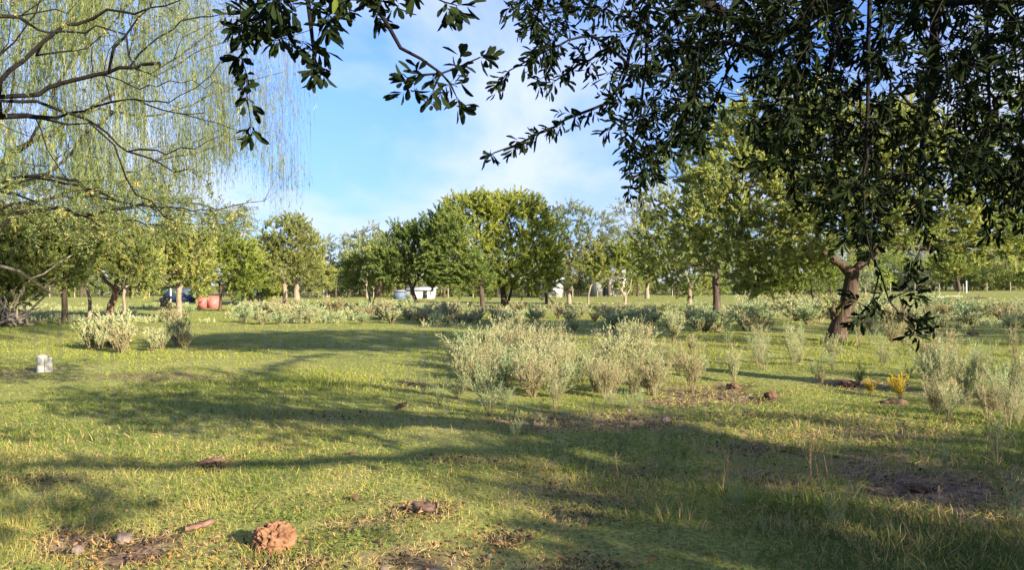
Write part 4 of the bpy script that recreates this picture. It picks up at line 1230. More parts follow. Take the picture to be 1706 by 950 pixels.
# taller grass tufts and straws, near right
def tuft(x, y, n, h, label, sx=.12, tint=.45, stalks=0):
    rng = np.random.default_rng(int(x * 7 + y)); d = dist(y); p = G(x, d)
    o = np.stack([rng.normal(0, sx, n), rng.normal(0, sx * .7, n), np.full(n, -.01)], -1)
    X = np.stack([o[:, 0] / sx * .25 + rng.normal(0, .25, n), o[:, 1] / sx * .25 + rng.normal(0, .25, n), np.ones(n)], -1)
    parts = [inst(T_BLADE, o, X, rng.normal(0, 1, (n, 3)), h * rng.uniform(.4, 1.1, n), .005 * d / 4.5 * rng.uniform(.7, 1.3, n), np.clip(rng.normal(tint, .2, n), 0, 1), 1.0)]
    for i in range(stalks):
        a = rng.normal(0, sx * .5, 2); b2 = a + rng.normal(0, .05, 2); hh = h * rng.uniform(1.5, 2.4)
        parts.append(tube([(a[0], a[1], 0), (b2[0], b2[1], hh * .8), (b2[0] + rng.normal(0, .03), b2[1], hh)], [.0018, .0014, .001], 3, .95))
        k = 14; t = rng.uniform(.82, 1, k)
        parts.append(inst(T_RHOMB, np.stack([np.full(k, b2[0]), np.full(k, b2[1]), hh * t], -1), np.stack([rng.normal(0, .3, k), rng.normal(0, .3, k), np.ones(k)], -1),
                          rng.normal(0, 1, (k, 3)), .02, .006, np.full(k, .95)))
    v, f, a = merge(parts)
    o = link("grass_tuft", mesh("grass_tuft", v, f, M['grass'], {'tint': a}), None, tuple(p))
    tag(o, label, "grass tuft")


tuft(1375, 830, 90, .22, "grass tuft with tall straw seed heads in the near right grass", stalks=5, tint=.4)
tuft(1480, 905, 90, .16, "bushy yellowish grass tuft near the bottom right", .16, .6, 1)
tuft(1590, 920, 120, .15, "wide green grass tuft at the bottom right corner", .22, .4, 0)
tuft(1120, 860, 90, .15, "yellow-tipped grass tuft right of the sunlit strip at the bottom", .14, .62, 1)
tuft(950, 760, 70, .12, "dark grass tuft on the shaded bank in the centre", .14, .2)
tuft(1020, 790, 70, .12, "dark grass tuft below the shaded bank in the centre", .14, .25, 1)
for (x_, y_, n_, h_, l_) in [(424, 926, 34, .09, "green grass tuft at the left foot of the big crumbly clod"), (478, 928, 34, .08, "short grass tuft at the right foot of the big crumbly clod"), (450, 933, 26, .07, "low grass tuft in front of the big crumbly clod"),
                             (62, 630, 26, .10, "grass tuft at the left foot of the weathered split block"), (90, 630, 26, .09, "grass tuft at the right foot of the weathered split block"), (1378, 574, 60, .22, "grass tuft at the left foot of the large leaning trunk"), (1412, 575, 60, .22, "grass tuft at the right foot of the large leaning trunk")]:
    tuft(x_, y_, n_, h_, l_, .05 if y_ > 900 else .10, .4)
tuft(480, 690, 50, .10, "green grass tuft in the streaked lawn left of centre", .2, .3)
tuft(545, 640, 170, .13, "lime green patch of taller grass on the lawn left of centre", .45, .35)
tuft(420, 585, 60, .12, "dark grass tuft in the long shadow at left", .2, .15)
tuft(1215, 800, 60, .14, "grass tuft with a straw left of the grey-green spiky weed", .1, .4, 2)
tuft(1555, 855, 50, .13, "dry straw tuft on the bare shaded patch at right", .12, .85, 2)
tuft(1330, 740, 60, .13, "green grass tuft on the edge of the right-hand shade", .12, .3, 1)


# ------------------------------------------------------------------ ground objects
def lump(name, label, cat, x, y, wpx, hpx, mat, seed, rough=.25, holes=0., dp=.8, sink=.25, sub=4, flat=1.0, d=None):
    import bmesh
    d = d or dist(y); p = G(x, d)
    bm = bmesh.new(); bmesh.ops.create_icosphere(bm, subdivisions=sub, radius=1.0)
    w = wpx / F * d / 2; h = hpx / F * d
    so = Vector((seed * 3.7, seed * 1.3, seed * 2.1))
    for v in bm.verts:
        c = v.co.copy()
        s = 1 + rough * mnoise.fractal(c * 1.3 + so, 1.0, 2.0, 4) + rough * .5 * mnoise.noise(c * 4 + so)
        if holes:
            q = mnoise.voronoi(c * 2.6 + so)[0]
            s += holes * .22 * (min(q[1] - q[0], .35) - .18) + holes * .16 * mnoise.fractal(c * 5.2 + so, 1.0, 2.0, 3)
            for fr_ in (2.7, 4.6):
                k = mnoise.noise(c * fr_ - so)
                if k > .16: s -= holes * min(k - .16, .22) * 1.5
        v.co = Vector((c.x * w * s, c.y * w * dp * s, (c.z * s) * h * (.5 + sink / 2) + h * .5 * (1 - sink)))
    me = bpy.data.meshes.new(name); bm.to_mesh(me); bm.free()
    for pl in me.polygons: pl.use_smooth = True
    me.materials.append(mat)
    o = link(name, me, None, tuple(p), wr.uniform(0, 6.28) if not holes else .3)
    return tag(o, label, cat)


lump("earth_clod", "big crumbly light brown clod full of holes lying in the grass at the bottom", "clod", 456, 912, 68, 46, M['clod'], 3, .22, .85, .75, .3, 6)
lump("stone", "rounded reddish stone on the bare soil at the lower left", "stone", 130, 912, 24, 12, M['stone'], 5, .25)
lump("stone", "larger pinkish stone beside orange leaves on the lower left bare soil", "stone", 207, 893, 28, 14, M['stone'], 6, .25)
lump("stone", "small dark grey stone in the grass right of the brown clod", "stone", 593, 828, 14, 11, M['clod_dark'], 7, .2)
lump("stone", "grey stone in the shade below the right end of the central weeds", "stone", 1110, 700, 16, 9, M['stone'], 8, .25)
lump("stone", "small pale stone in the shade below the central weeds", "stone", 1047, 683, 8, 5, M['stone'], 9, .25, sub=3)
lump("earth_clod", "dark brown upright clod among the central weeds", "clod", 1029, 640, 11, 14, M['clod_dark'], 10, .3)
lump("earth_clod", "reddish brown clod alone on the sunlit grass at right", "clod", 1284, 662, 22, 12, M['clod_dark'], 11, .35, .3)
lump("earth_clod", "broken brown clod on the bare strip left of the lone reddish one", "clod", 1221, 646, 22, 8, M['clod_dark'], 12, .4, .3)
lump("earth_clod", "dark soil mound under the narrow lime green weed", "clod", 1413, 641, 34, 8, M['clod_dark'], 13, .4, .2)
lump("earth_clod", "low dark clod below the bright yellow weed", "clod", 1490, 668, 40, 7, M['clod_dark'], 14, .4, .2)
lump("earth_clod", "flat brown clod in the bare shaded patch at right", "clod", 1530, 790, 50, 8, M['clod_dark'], 15, .4, .2)
lump("earth_clod", "dark clod at the right end of the long field shadow", "clod", 766, 562, 14, 5, M['clod_dark'], 16, .3, sub=3)
lump("earth_clod", "dark clod in the shadow band behind the right-hand clump", "clod", 1620, 558, 18, 6, M['clod_dark'], 17, .3, sub=3)
lump("pale_pebble", "pale fallen disc-like pebble at the bottom centre", "pebble", 724, 947, 34, 10, M['stone'], 18, .15, sub=3)
lump("pale_pebble", "little cream pebble in the grass at the lower centre", "pebble", 816, 916, 10, 7, M['stone'], 19, .15, sub=3)
lump("pale_pebble", "cream pebble at the very bottom edge left of centre", "pebble", 640, 946, 18, 7, M['stone'], 20, .15, sub=3)


def chips(name, label, cat, x, y, pieces, mat, d=None):
    """pieces: (dx, dy, len, wid, thick, yaw, pitch) metres; one fused splintered piece"""
    d = d or dist(y); p = G(x, d); parts = []
    for (dx, dy, L_, W_, T_, yaw, pit) in pieces:
        n = 9; t = np.linspace(-.5, .5, n)
        rng = np.random.default_rng(int(abs(x * 13 + dx * 1000)))
        w = W_ * (1 - (2 * np.abs(t)) ** 2.2 * .75) * rng.uniform(.8, 1.15, n)
        V = []
        for i in range(n):
            zc = T_ * .5 + math.sin(pit) * t[i] * L_ + rng.normal(0, T_ * .12)
            for (a, b2) in ((-.5, 0), (-.3, .5), (.3, .55), (.5, 0), (.25, -.35), (-.25, -.35)):
                V.append((t[i] * L_, a * w[i], zc + b2 * T_))
        V = np.array(V); c, s = math.cos(yaw), math.sin(yaw)
        V = np.stack([V[:, 0] * c - V[:, 1] * s + dx, V[:, 0] * s + V[:, 1] * c + dy, V[:, 2] + .02], -1)
        i0 = np.arange(n - 1)[:, None] * 6; j = np.arange(6)[None]; j2 = (j + 1) % 6
        f = np.stack([i0 + j, i0 + j2, i0 + 6 + j2, i0 + 6 + j], -1).reshape(-1, 4)
        caps = np.array([(0, 1, 2, 3), (0, 3, 4, 5), ((n - 1) * 6, (n - 1) * 6 + 3, (n - 1) * 6 + 2, (n - 1) * 6 + 1), ((n - 1) * 6, (n - 1) * 6 + 5, (n - 1) * 6 + 4, (n - 1) * 6 + 3)])
        parts.append((V, [f, caps], np.full(len(V), .5)))
    v, f, a = merge(parts)
    return tag(link(name, mesh(name, v, f, mat), None, tuple(p)), label, cat)


chips("bark_piece", "splintered reddish brown bark piece right of the big clod", "bark", 704, 850, [(0, 0, .22, .06, .035, -.7, -.12), (.03, .03, .17, .05, .04, -.55, .1), (-.04, .02, .13, .045, .03, -1.0, .1)], M['bark_chip'])
chips("bark_piece", "flat pinkish bark chip left of the big clod", "bark", 333, 878, [(0, 0, .17, .07, .035, .5, .12), (.02, .02, .10, .05, .03, .7, .0)], M['bark_chip'])
chips("bark_piece", "brown bark chips lying in the streaked lawn at left", "bark", 352, 768, [(0, 0, .19, .05, .04, .6, .1), (.05, .04, .13, .04, .03, .3, .0)], M['bark_chip'])
chips("bark_piece", "small wood chip on the lawn left of the central weeds", "bark", 668, 678, [(0, 0, .16, .05, .06, -.3, .35), (.04, .02, .10, .04, .04, .5, .2)], M['bark_chip'])
chips("bark_piece", "little pinkish bark flake in the middle of the shaded lawn", "bark", 587, 754, [(0, 0, .08, .04, .02, .1, .1)], M['bark_chip'])

# split pale block with a chip on top
d = dist(622); p = G(75, d)
rng = np.random.default_rng(3)


def plank(x0, x1, h, y0, y1, tilt=0.0):
    parts = []
    nz = 8; prof = [(x0, y0), ((x0 + x1) / 2, y0 - .025), (x1, y0), (x1 + .012, (y0 + y1) / 2), (x1, y1), (x0, y1), (x0 - .012, (y0 + y1) / 2)]
    V = []
    for i in range(nz):
        z = -.04 + (h + .04) * i / (nz - 1); sh = 1 - .10 * (i / (nz - 1)) ** 3
        for (a, b2) in prof:
            c = (x0 + x1) / 2; V.append((c + (a - c) * sh + rng.normal(0, .003), b2 * sh + rng.normal(0, .003), z + (tilt * (a - c) if i == nz - 1 else 0)))
    k = len(prof); i0 = np.arange(nz - 1)[:, None] * k; j = np.arange(k)[None]; j2 = (j + 1) % k
    f = np.stack([i0 + j, i0 + j2, i0 + k + j2, i0 + k + j], -1).reshape(-1, 4)
    t = (nz - 1) * k; cap = np.array([(t, t + i, t + i + 1) for i in range(1, k - 1)])
    return np.array(V), [f, cap], np.full(len(V), .5)


st = mb("split_stump", [plank(-.125, .022, .345, -.09, .08, -.15), plank(.026, .13, .30, -.085, .075, .1)], M['stump'])
st.scale = (.82, .82, .84); st.location = tuple(p); tag(st, "pale weathered split block standing alone on the lawn at left", "stump")
ch = chips("bark_piece", "flat pale chip resting on top of the weathered split block", "bark", 75, 622, [(0, 0, .15, .06, .02, .05, .0)], M['dead_wood'], d)
ch.location = (p[0] - .05, p[1], p[2] + .268)


# dead wood
def branch_thing(name, label, cat, pts_px, d, r0, r1, mat, subs=(), seed=0, dds=None, group=None):
    sk = Skel(seed)
    pts = [P(a, b2, d + (c[0] if c else 0)) for a, b2, *c in pts_px]
    sk.limb(pts, .12, r=(r0, r1), root=True, wob=.006)
    for s in subs:
        q = [P(a, b2, d + (c[0] if c else 0)) for a, b2, *c in s]
        sk.limb(q, .12, r=(r0 * .6, r1 * .7), wob=.006)
    sk.radii(r0, r1)
    v, f, a = sk.mesh(kbig=8, ksmall=6)
    c = pts[0]
    return tag(link(name, mesh(name, v - c, f, mat, None, True), None, tuple(c)), label, cat, group)


branch_thing("dead_branch", "long bare pale dead branch slanting down to the dark rough trunk at left", "branch",
             [(-30, 436, -5), (25, 450, -5), (50, 465, -4), (72, 480, -2.6), (90, 490, -1.3), (106, 487, .6)], 28.9, .05, .035, M['dead_wood'],
             [[(50, 465, -4), (75, 455, -4), (95, 440, -3.8), (120, 425, -3.6)], [(72, 480, -2.6), (90, 475, -2.4)]], 3)
sr = np.random.default_rng(17)
bp_ = empty("brush_pile", G(22, 27.5), "heap of cut dead branches piled at the left edge under the leafy tree", "brush pile")
for q in range(60):
    a = G(sr.uniform(-30, 48), 27.5 + sr.uniform(-.5, .5)); a[2] += sr.uniform(.0, .25)
    e = a + np.array([sr.normal(.1, .6), sr.normal(0, .4), abs(sr.normal(.65, .45))])
    m_ = (a + e) / 2 + sr.normal(0, .08, 3)
    pp = smooth_poly([a, m_, e], .2) - np.array(bp_.location)
    r_ = sr.uniform(.016, .055)
    mb("branch", [tube(pp, np.linspace(r_, r_ * .4, len(pp)), 6)], M['dead_wood'], bp_, True)
for (bx_, ang, ln, dd, lab) in [(1550, .05, 1.6, 78, "first pale log lying left of the others in the far right pasture"), (1575, .3, 2.2, 80, "longer brown fallen branch among the logs in the far right pasture"),
                           (1612, 0.0, 2.0, 74, "dark log lying at the right end of the fallen logs in the far right pasture")]:
    a = G(bx_, dd)
    pp = smooth_poly([(0, 0, .08), (ln * .5, .2 * math.sin(ang), .14), (ln, ln * math.sin(ang), .10)], .3)
    o = mb("fallen_log", [tube(pp, np.linspace(.10, .05, len(pp)), 8), tube([pp[len(pp) // 2], pp[len(pp) // 2] + (.3, .1, .45)], [.05, .02], 6)], M['bark_dark'] if bx_ > 1600 else M['dead_wood'], None, True)
    o.location = tuple(a); tag(o, lab, "log")
# cut stump in the left distance and small dark trunk stub of the large tree
o = branch_thing("cut_stump", "stubby forked dead stump between the reddish trunk and the straight pale trunk", "stump", [(273, 527), (273, 515), (271, 505), (268, 497)], 36, .17, .10, M['bark_pale'],
                 [[(272, 509), (280, 500), (284, 494)]], 5)


# ------------------------------------------------------------------ willow at the left
def willow():
    rng = np.random.default_rng(61)
    sk = Skel(61)
    D0 = 19.0
    base = np.array([-15.8, 19.5, 0.0])
    sk.limb([base, base + (.2, 0, 1.6), base + (.6, 0, 3.2)], .4, r=(.36, .28), root=True)
    top = base + (.6, 0, 3.2)
    limbs = [[(60, 300), (140, 230), (230, 150), (320, 90), (400, 60)], [(30, 250), (110, 120), (200, 20), (300, -60)], [(60, 340), (160, 300), (260, 270), (360, 240), (450, 220)],
             [(0, 200), (40, 60), (100, -80)], [(100, 330), (240, 330), (360, 345), (440, 335)], [(120, 200), (260, 190), (380, 150), (470, 120)], [(300, 90), (400, 10), (470, -30)]]
    for i, l in enumerate(limbs):
        dd = rng.uniform(-2.5, 2.5)
        pts = [top] + [P(a, b2, D0 + dd * (j + 1) / len(l)) for j, (a, b2) in enumerate(l)]
        sk.limb(pts, .4, wob=.05, r=(.055, .010))
    pts = []
    for q in range(330):
        x = rng.uniform(-160, 490); y = rng.uniform(-130, 300)
        if x > 380 and rng.uniform() < .35: continue
        if x > 300: y = rng.uniform(-60, 250) + (x - 300) * .25
        pts.append(P(x, y, D0 + rng.uniform(-4, 4)))
    sk.grow(np.array(pts), .5, .3, .15, up=.25)
    sk.radii(.30, .005)
    v, f, a = sk.mesh(minr=.0, flare=.3)
    root = bpy.data.objects.new("willow_tree", None); COL.objects.link(root); root.location = tuple(base)
    tag(root, "weeping willow at the upper left with yellow-green strands hanging over the field", "willow tree")
    link("trunk", mesh("trunk", v - base, f, M['bark_brown'], None, True), root)
    O, Dr, idx = sk.ends(3)
    # hanging strands
    n = 4500
    k = rng.integers(0, len(O), n)
    o = O[k] + rng.normal(0, .25, (n, 3))
    ln = rng.uniform(.9, 3.1, n)
    yb = CY - (o[:, 2] - ln - H) * F / o[:, 1]
    xx = CX + o[:, 0] * F / o[:, 1]
    lim = 345 + 20 * rng.normal(0, 1, n) + np.where(xx < 300, 20, 0)
    over = np.clip((yb - lim) / F * o[:, 1], 0, 10); ln = np.maximum(.3, ln - over)
    gap = vnoise(xx, CY - (o[:, 2] - ln * .5 - H) * F / o[:, 1], 52, 9) < .43
    ln = np.where(gap, ln * .35, ln)
    side = Dr[k] * .5 + rng.normal(0, .35, (n, 3)); side[:, 2] = 0
    m_ = 44
    t = (np.arange(m_)[None] + rng.uniform(0, 1, (n, m_))) / m_
    out_ = (1 - np.exp(-3 * t))[:, :, None] * (side * .35)[:, None, :]
    wav = (np.sin(t * 5 + rng.uniform(0, 6, n)[:, None]) * .05)[:, :, None] * np.array([1, .5, 0])
    pos = o[:, None, :] + out_ + wav
    pos[:, :, 2] -= t * ln[:, None]
    pos = pos.reshape(-1, 3)
    X = np.stack([rng.normal(0, .22, len(pos)), rng.normal(0, .22, len(pos)), -np.ones(len(pos))], -1)
    th = np.clip((xx - 210) / 190, 0, 1) ** .7          # thinner and barer towards the right
    keep = (rng.uniform(0, 1, len(pos)) > np.repeat(th * .88, m_)) & (np.repeat(ln, m_) > .35)
    tint = np.clip(np.repeat(rng.normal(.34, .22, n), m_) + rng.normal(0, .12, len(pos)), 0, 1)
    lv = inst(T_RHOMB, pos[keep], X[keep], rng.normal(0, 1, X.shape)[keep], rng.uniform(.08, .16, len(X))[keep], .0145, tint[keep])
    link("crown", mesh("crown", lv[0] - base, lv[1], M['leaf_willow'], {'tint': lv[2]}), root)
    # thin stems of the strands
    P0 = o; q1 = o + side * .33 + np.array([0, 0, -1]) * (.45 * ln)[:, None]; q2 = o + side * .35 + np.array([0, 0, -1]) * ln[:, None]
    a1 = twig_mesh(P0, q1, .004); a2 = twig_mesh(q1, q2, .004)
    s = merge([a1, a2])
    link("strands", mesh("strands", s[0] - base, s[1], M['leaf_willow'], {'tint': np.full(len(s[0]), .75)}), root)


willow()


# ------------------------------------------------------------------ feathery tree with dark limbs at the left
def left_tree():
    rng = np.random.default_rng(71); sk = Skel(71)
    base = np.array([-8.6, 7.6, 0.0]); base[2] = gz(-8.6, 7.6)
    sk.limb([base, base + (.1, -.1, 1.1), base + (.35, -.2, 2.2)], .3, r=(.24, .18), root=True)
    fork = base + (.35, -.2, 2.2)
    D = 6.8
    limbs = [
        ([(-330, 240), (-150, 190), (0, 163), (60, 152), (110, 138), (180, 118), (235, 108), (266, 105)], 0, .055, .020),
        ([(185, 115), (195, 80), (205, 55), (230, 30), (250, 12)], 0, .02, .006),
        ([(215, 112), (240, 88), (270, 65), (290, 45), (330, 30), (400, 18)], .2, .016, .004),
        ([(-330, 300), (-150, 215), (0, 195), (60, 193), (120, 190), (160, 180), (210, 168), (300, 167), (330, 145), (370, 100), (410, 75), (432, 58)], .5, .034, .004),
        ([(240, 167), (290, 185), (335, 190), (341, 176)], .6, .010, .004),
        ([(290, 185), (360, 205), (402, 218)], .6, .008, .003),
        ([(0, 168), (60, 170), (100, 182), (140, 195), (180, 225), (215, 250), (280, 253), (320, 248), (372, 224)], .3, .024, .004),
        ([(215, 250), (250, 265), (290, 283), (345, 302)], .3, .013, .003),
        ([(-330, 180), (-100, 40), (0, 22), (30, 27), (70, 50), (80, 57), (140, 55), (160, 42)], -.4, .04, .010),
        ([(0, 135), (40, 105), (65, 70), (80, 57), (110, 40), (125, 30), (180, 24), (230, 20), (300, 0)], -.4, .03, .006),
        ([(60, 92), (100, 90), (150, 72), (190, 58)], -.2, .014, .004),
        ([(175, 125), (230, 145), (300, 140), (380, 143)], .2, .010, .003),
        ([(70, 195), (110, 212), (150, 205)], .4, .008, .003),
        ([(-330, 330), (-100, 330), (0, 318), (60, 335), (140, 360), (230, 372), (300, 385), (330, 400)], 2.2, .035, .006),
        ([(-60, 330), (40, 300), (110, 305), (180, 325), (260, 345), (350, 352), (405, 368)], 1.8, .028, .004),
        ([(60, 335), (120, 400), (150, 420), (165, 445)], 2.0, .014, .005),
        ([(140, 360), (200, 400), (235, 430), (262, 440)], 2.1, .012, .004),
    ]
    for (l, dd, r0, r1) in limbs:
        pts = [P(a, b2, D + dd + .25 * math.sin(a / 90.)) for a, b2 in l]
        if l[0][0] < -200: pts = [fork] + pts
        sk.limb(pts, .12, r=(r0 * .76, r1 * .75), wob=.018)
    nl = len(sk.p)
    pts = []
    for q in range(460):      # upper airy twigs
        x = rng.uniform(-120, 400); y = rng.uniform(-60, 260) if q % 2 else rng.uniform(-60, 70)
        pts.append(P(x, y, D + rng.uniform(-.7, .9)))
    sk.grow(np.array(pts), .16, .25, .2, first=12, up=.1)
    nu = len(sk.p)
    pts = []
    for q in range(560):      # lower leafy layer
        x = rng.uniform(-140, 410); y = rng.uniform(296, 395) if x > 50 else rng.uniform(260, 370)
        if x > 260: y = rng.uniform(325, 390)
        if x > 330: y = rng.uniform(345, 385)
        pts.append(P(x, y, D + 1.9 + rng.uniform(-1.1, 1.8)))
    for q in range(200):      # out of frame above
        pts.append(np.array([rng.uniform(-9, -4), rng.uniform(4, 9), rng.uniform(4.6, 6.0)]))
    sk.grow(np.array(pts), .2, .3, .2, first=12, up=.05)
    sk.radii(.24, .0022)
    v, f, a = sk.mesh(kbig=8, flare=.3, lump=.1)
    root = bpy.data.objects.new("feathery_tree", None); COL.objects.link(root); root.location = tuple(base)
    tag(root, "near tree at the left whose dark bare limbs and feathery leaves spread across the willow", "tree")
    link("trunk", mesh("trunk", v - base, f, M['bark_black'], None, True), root)
    O, Dr, idx = sk.ends(2.5)
    xx = CX + O[:, 0] * F / O[:, 1]; yy = CY - (O[:, 2] - H) * F / O[:, 1]
    up_ = (yy < 280) & (yy > 70) & (xx > 0)
    keep = np.where(up_, rng.uniform(0, 1, len(O)) < .42, True)
    low = (yy > 270)
    (lv1, lf1, la1), tw1 = sprays(rng, O[keep & ~low], Dr[keep & ~low], 2, .14, 16, .028, .008, spread=.8, droop=.5, along=.3, tvar=.3, jl=.004, tbase=.32)
    (lv2, lf2, la2), tw2 = sprays(rng, O[low], Dr[low], 3, .20, 26, .032, .011, spread=.9, droop=.5, along=.3, tvar=.36, jl=.006, tbase=.34)
    lv, lf, la = merge([(lv1, lf1, la1), (lv2, lf2, la2)])
    link("crown", mesh("crown", lv - base, lf, M['leaf_acacia'], {'tint': la}), root)
    s = merge([twig_mesh(tw1[0], tw1[1], .0014), twig_mesh(tw2[0], tw2[1], .0014)])
    link("twigs", mesh("twigs", s[0] - base, s[1], M['bark_dark']), root)


left_tree()


# ------------------------------------------------------------------ the oblong-leaved tree overhead
def oak():
    rng = np.random.default_rng(81); sk = Skel(81)
    base = np.array([8.2, 1.2, 0.0]); base[2] = gz(8.2, 1.2)
    sk.limb([base, base + (-.1, 0, 1.2), base + (0, .1, 2.4), base + (.1, .1, 3.2)], .3, r=(.30, .24), root=True)
    f1 = base + (0, .1, 2.4); f2 = base + (.1, .1, 3.2)
    sk.limb([f1, (6.4, 1.5, 3.3), (4.2, 1.7, 3.6), (2.6, 2.3, 3.8), (1.0, 2.6, 3.6), (-.4, 2.8, 3.1), (-1.2, 2.9, 2.85)], .2, r=(.045, .012), wob=.02)
    sk.limb([f1, (6.6, 2.0, 3.3), (4.6, 2.4, 3.5), (3.9, 4.0, 4.3), (2.6, 5.2, 4.2)], .2, r=(.06, .02), wob=.02)
    sk.limb([f2, (6.8, 2.4, 4.2), (5.2, 3.2, 4.6), (5.4, 5.4, 4.8), (5.4, 7.0, 4.6)], .2, r=(.06, .02), wob=.02)
    sk.limb([f2, (9.0, .0, 3.8), (9.6, -1.2, 4.0)], .25, r=(.12, .04), wob=.02)
    sk.limb([f2, (6.0, -.8, 3.6), (3.6, -1.6, 3.8)], .25, r=(.10, .04), wob=.02)
    sk.limb([(2.6, 2.3, 3.7), (2.5, 3.2, 3.4), (2.0, 4.2, 3.2), (1.55, 4.6, 2.95)], .15, r=(.04, .01), wob=.01)
    # traced hanging twigs in view: pixel polylines at distance
    tr = [([(505, -60), (512, 0), (520, 50), (524, 90), (530, 112)], 2.95, .010, .003),
          ([(400, -50), (404, 60), (408, 120), (412, 160), (418, 205)], 3.0, .004, .002),
          ([(560, -70), (610, -10), (645, 40), (668, 80), (700, 98), (735, 118), (765, 112), (800, 95)], 2.9, .012, .003),
          ([(735, 118), (728, 135), (722, 150)], 2.9, .005, .002), ([(735, 118), (752, 138), (760, 160)], 2.9, .005, .002), ([(720, 110), (700, 125), (690, 135)], 2.9, .005, .002),
          ([(600, -60), (575, 0), (560, 25)], 2.8, .006, .002), ([(505, -60), (470, -10), (440, 30), (420, 45)], 2.8, .006, .002),
          ([(650, -60), (690, -20), (740, 0), (760, 8)], 2.8, .006, .002),
          ([(1100, -40), (1060, 60), (1035, 140), (1010, 170), (960, 192), (905, 220), (860, 240), (822, 255)], 3.9, .014, .003),
          ([(1040, 100), (990, 60), (930, 75), (890, 95), (850, 118), (840, 128)], 3.8, .008, .003), ([(1010, 90), (960, 110), (925, 135), (905, 128)], 3.8, .006, .003),
          ([(1060, -60), (1000, -20), (940, 10), (890, 18), (868, 15)], 3.7, .008, .003),
          ([(1080, 20), (1075, 120), (1065, 200), (1050, 260), (1050, 305)], 3.9, .010, .003),
          ([(1180, -40), (1170, 80), (1150, 160), (1120, 215), (1090, 245)], 4.1, .010, .003), ([(1240, 0), (1210, 120), (1180, 190), (1165, 230)], 4.2, .010, .003),
          ([(1350, -30), (1330, 120), (1320, 240), (1325, 330)], 4.2, .012, .003), ([(1450, -30), (1445, 200), (1440, 330), (1445, 400), (1465, 455), (1480, 500), (1500, 530), (1520, 548)], 3.6, .012, .003),
          ([(1470, 465), (1455, 500), (1440, 520), (1430, 505)], 3.6, .004, .002), ([(1480, 500), (1500, 490), (1515, 485)], 3.6, .004, .002), ([(1500, 528), (1515, 522), (1528, 530)], 3.6, .004, .002),
          ([(1560, -20), (1550, 150), (1530, 280), (1535, 350), (1545, 395)], 4.0, .010, .003), ([(1640, 0), (1650, 150), (1640, 280), (1650, 385)], 3.9, .010, .003),
          ([(1710, 0), (1705, 180), (1690, 300), (1680, 345)], 3.9, .010, .003), ([(1545, 395), (1530, 420), (1520, 440)], 4.0, .003, .002)]
    for (l, dd, r0, r1) in tr:
        sk.limb([P(a, b2, dd + .06 * math.sin(a / 30.)) for a, b2 in l], .07, r=(r0, r1), wob=.004)
    ntr = len(sk.p)
    # mass of foliage on the right
    bx = [870, 900, 950, 1000, 1040, 1080, 1120, 1160, 1210, 1260, 1310, 1360, 1400, 1440, 1480, 1530, 1570, 1620, 1660, 1706, 1800]
    by = [30, 75, 110, 190, 300, 290, 235, 225, 215, 270, 330, 350, 390, 420, 380, 350, 310, 290, 370, 350, 380]
    pts = []
    while len(pts) < 1900:
        x = rng.uniform(870, 1800); lim = np.interp(x, bx, by)
        y = rng.uniform(-120, lim)
        if x < 1060 and rng.uniform() < .55: continue
        if x < 1250 and rng.uniform() < .25: continue
        if abs(x - 1228) < 26 and 70 < y < 190: continue
        if abs(x - 1450) < 14 and y < 50: continue
        if y > lim - 60 and vnoise(x, 0, 34, 5) < .45: continue
        pts.append(P(x, y, rng.uniform(3.3, 5.6) if x > 1150 else rng.uniform(3.4, 4.6)))
    for q in range(42): pts.append(P(rng.uniform(385, 550), rng.uniform(-60, 62), rng.uniform(2.7, 3.2)))
    for q in range(8): pts.append(P(rng.normal(528, 18), rng.uniform(60, 105), rng.uniform(2.8, 3.1)))
    for q in range(14): pts.append(P(rng.uniform(560, 700), rng.uniform(-60, 25), rng.uniform(2.7, 3.1)))
    sk.grow(np.array(pts), .13, .22, .2, first=20, up=.0, sag=.12)
    # the rest of the crown, out of the picture, over and behind the camera
    pts = []
    for (c, r, n) in [((9.6, -.8, 3.7), (2.3, 2.4, .9), 150), ((3.4, -1.6, 3.6), (1.1, .8, .5), 34), ((8.0, -2.6, 2.7), (1.9, 1.4, .8), 90)]:
        e = ellipsoid_pts(rng, n, c, r, .2)
        xx = CX + e[:, 0] * F / np.maximum(e[:, 1], .01); yy = CY - (e[:, 2] - H) * F / np.maximum(e[:, 1], .01)
        vis = (e[:, 1] > 0) & (xx < 1760) & (xx > -50) & (yy > -50)
        pts.append(e[~vis])
    sk.grow(np.concatenate(pts), .3, .3, .2, first=4, up=.1)
    sk.radii(.30, .0022)
    for i, p_ in enumerate(sk.p):      # the hanging part is all thin wood
        if p_[1] > 2.0: sk.r[i] = min(sk.r[i], .032)
    v, f, a = sk.mesh(kbig=9, flare=.35, lump=.12)
    root = bpy.data.objects.new("overhanging_tree", None); COL.objects.link(root); root.location = tuple(base)
    tag(root, "near dark tree overhead, its oblong-leaved branches hanging across the top of the view", "tree")
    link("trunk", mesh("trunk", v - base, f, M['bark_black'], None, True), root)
    O, Dr, idx = sk.ends(2.5)
    xx = CX + O[:, 0] * F / np.maximum(O[:, 1], .05); yy = CY - (O[:, 2] - H) * F / np.maximum(O[:, 1], .05)
    inn = (O[:, 1] > 0) & (xx < 1850) & (xx > -50) & (yy > -200) & (O[:, 1] < 8)
    near = inn & (xx > 830)
    cl = rng.normal(0, .14, near.sum()) - .12
    nt_ = near.copy(); nt_[near] = (rng.uniform(0, 1, near.sum()) < .95) & (vnoise(xx[near] + 300 * O[near][:, 1], yy[near], 60, 3) > np.where(yy[near] > 120, np.where(xx[near] > 1300, .22, .30), .10))
    tr_ = near & (idx < ntr)
    near = nt_ | tr_
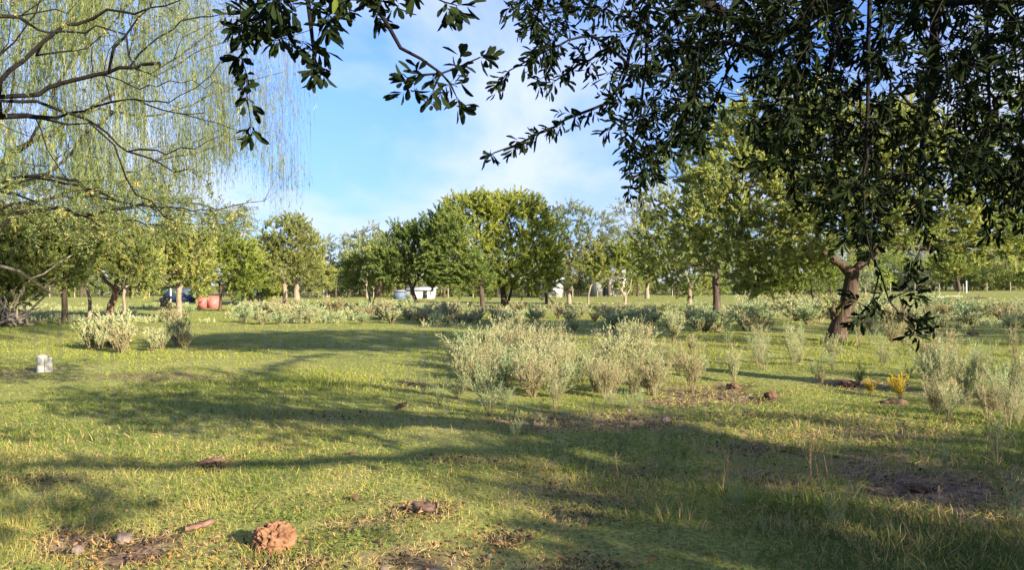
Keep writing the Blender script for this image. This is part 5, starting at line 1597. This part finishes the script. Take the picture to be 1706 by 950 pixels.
    p1 = sprays(rng, O[near], Dr[near], 3, .085, 6, .061, .0175, spread=.75, droop=.25, along=.45, tp=T_OAK, tvar=.28, jl=.003, tbase=.42)
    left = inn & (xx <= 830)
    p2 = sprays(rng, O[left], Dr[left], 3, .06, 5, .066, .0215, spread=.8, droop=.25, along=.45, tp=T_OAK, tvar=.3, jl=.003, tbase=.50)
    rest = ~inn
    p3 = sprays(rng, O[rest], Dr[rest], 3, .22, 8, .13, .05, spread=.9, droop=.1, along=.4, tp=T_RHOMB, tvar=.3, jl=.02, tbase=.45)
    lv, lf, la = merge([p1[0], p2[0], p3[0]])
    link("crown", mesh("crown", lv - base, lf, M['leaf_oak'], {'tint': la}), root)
    s = merge([twig_mesh(p1[1][0], p1[1][1], .0013), twig_mesh(p2[1][0], p2[1][1], .0013)])
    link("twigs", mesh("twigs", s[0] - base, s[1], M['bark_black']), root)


oak()


# ------------------------------------------------------------------ trees of the grove to the right and behind, whose shade falls on the field
def grove_tree(loc, h0, h1, rad, seed, dens=1.0, ry=None):
    ry = ry or rad
    rng = np.random.default_rng(seed); sk = Skel(seed)
    b0 = np.array([loc[0], loc[1], gz(loc[0], loc[1])])
    sk.limb([b0, b0 + (.1, 0, h0 * .6), b0 + (.1, .1, h0)], .5, r=(.25, .18), root=True)
    sk.limb([b0 + (.1, .1, h0), b0 + (.2, 0, (h0 + h1) / 2)], .5, r=(.15, .05))
    c = b0 + np.array([0, 0, (h0 + h1) / 2])
    pts = [ellipsoid_pts(rng, int(150 * dens), c, (rad, ry, (h1 - h0) / 2), .2)]
    for q in range(4):
        a = rng.uniform(0, 6.28)
        pts.append(ellipsoid_pts(rng, int(26 * dens), c + np.array([math.cos(a) * rad * .8, math.sin(a) * ry * .8, rng.uniform(-.3, .3)]), (rad * .4, ry * .4, .5), .3))
    sk.grow(np.concatenate(pts), .5, first=2)
    return plant_tree("grove_tree", "tree of the grove standing outside the view to the right", "tree", sk, b0, M['bark_dark'], M['leaf_mid'], .22, .01,
                      dict(ntw=3, tl=.6, nleaf=11, L=.20, W=.10, spread=.8, up=.1, jl=.05), seed, group="grove trees beside and behind the viewer", minr=.012)


GROVE = [((9.5, 7.2), 6.0, 7.6, 4.9, 3.6, 2.9), ((24.5, 11.5), 3.2, 7.2, 3.8), ((30, 13), 3.0, 7.5, 3.6), ((12.5, -4.5), 1.8, 5.6, 3.6, 1.7), ((19.5, -7.0), 2.4, 6.6, 4.0), ((7.5, -9.5), 2.2, 5.0, 3.0), ((27, -8), 2.2, 5.6, 3.6)]
for i, (l, a, b_, r_, *more) in enumerate(GROVE): grove_tree(l, a, b_, r_, 700 + i, *more)
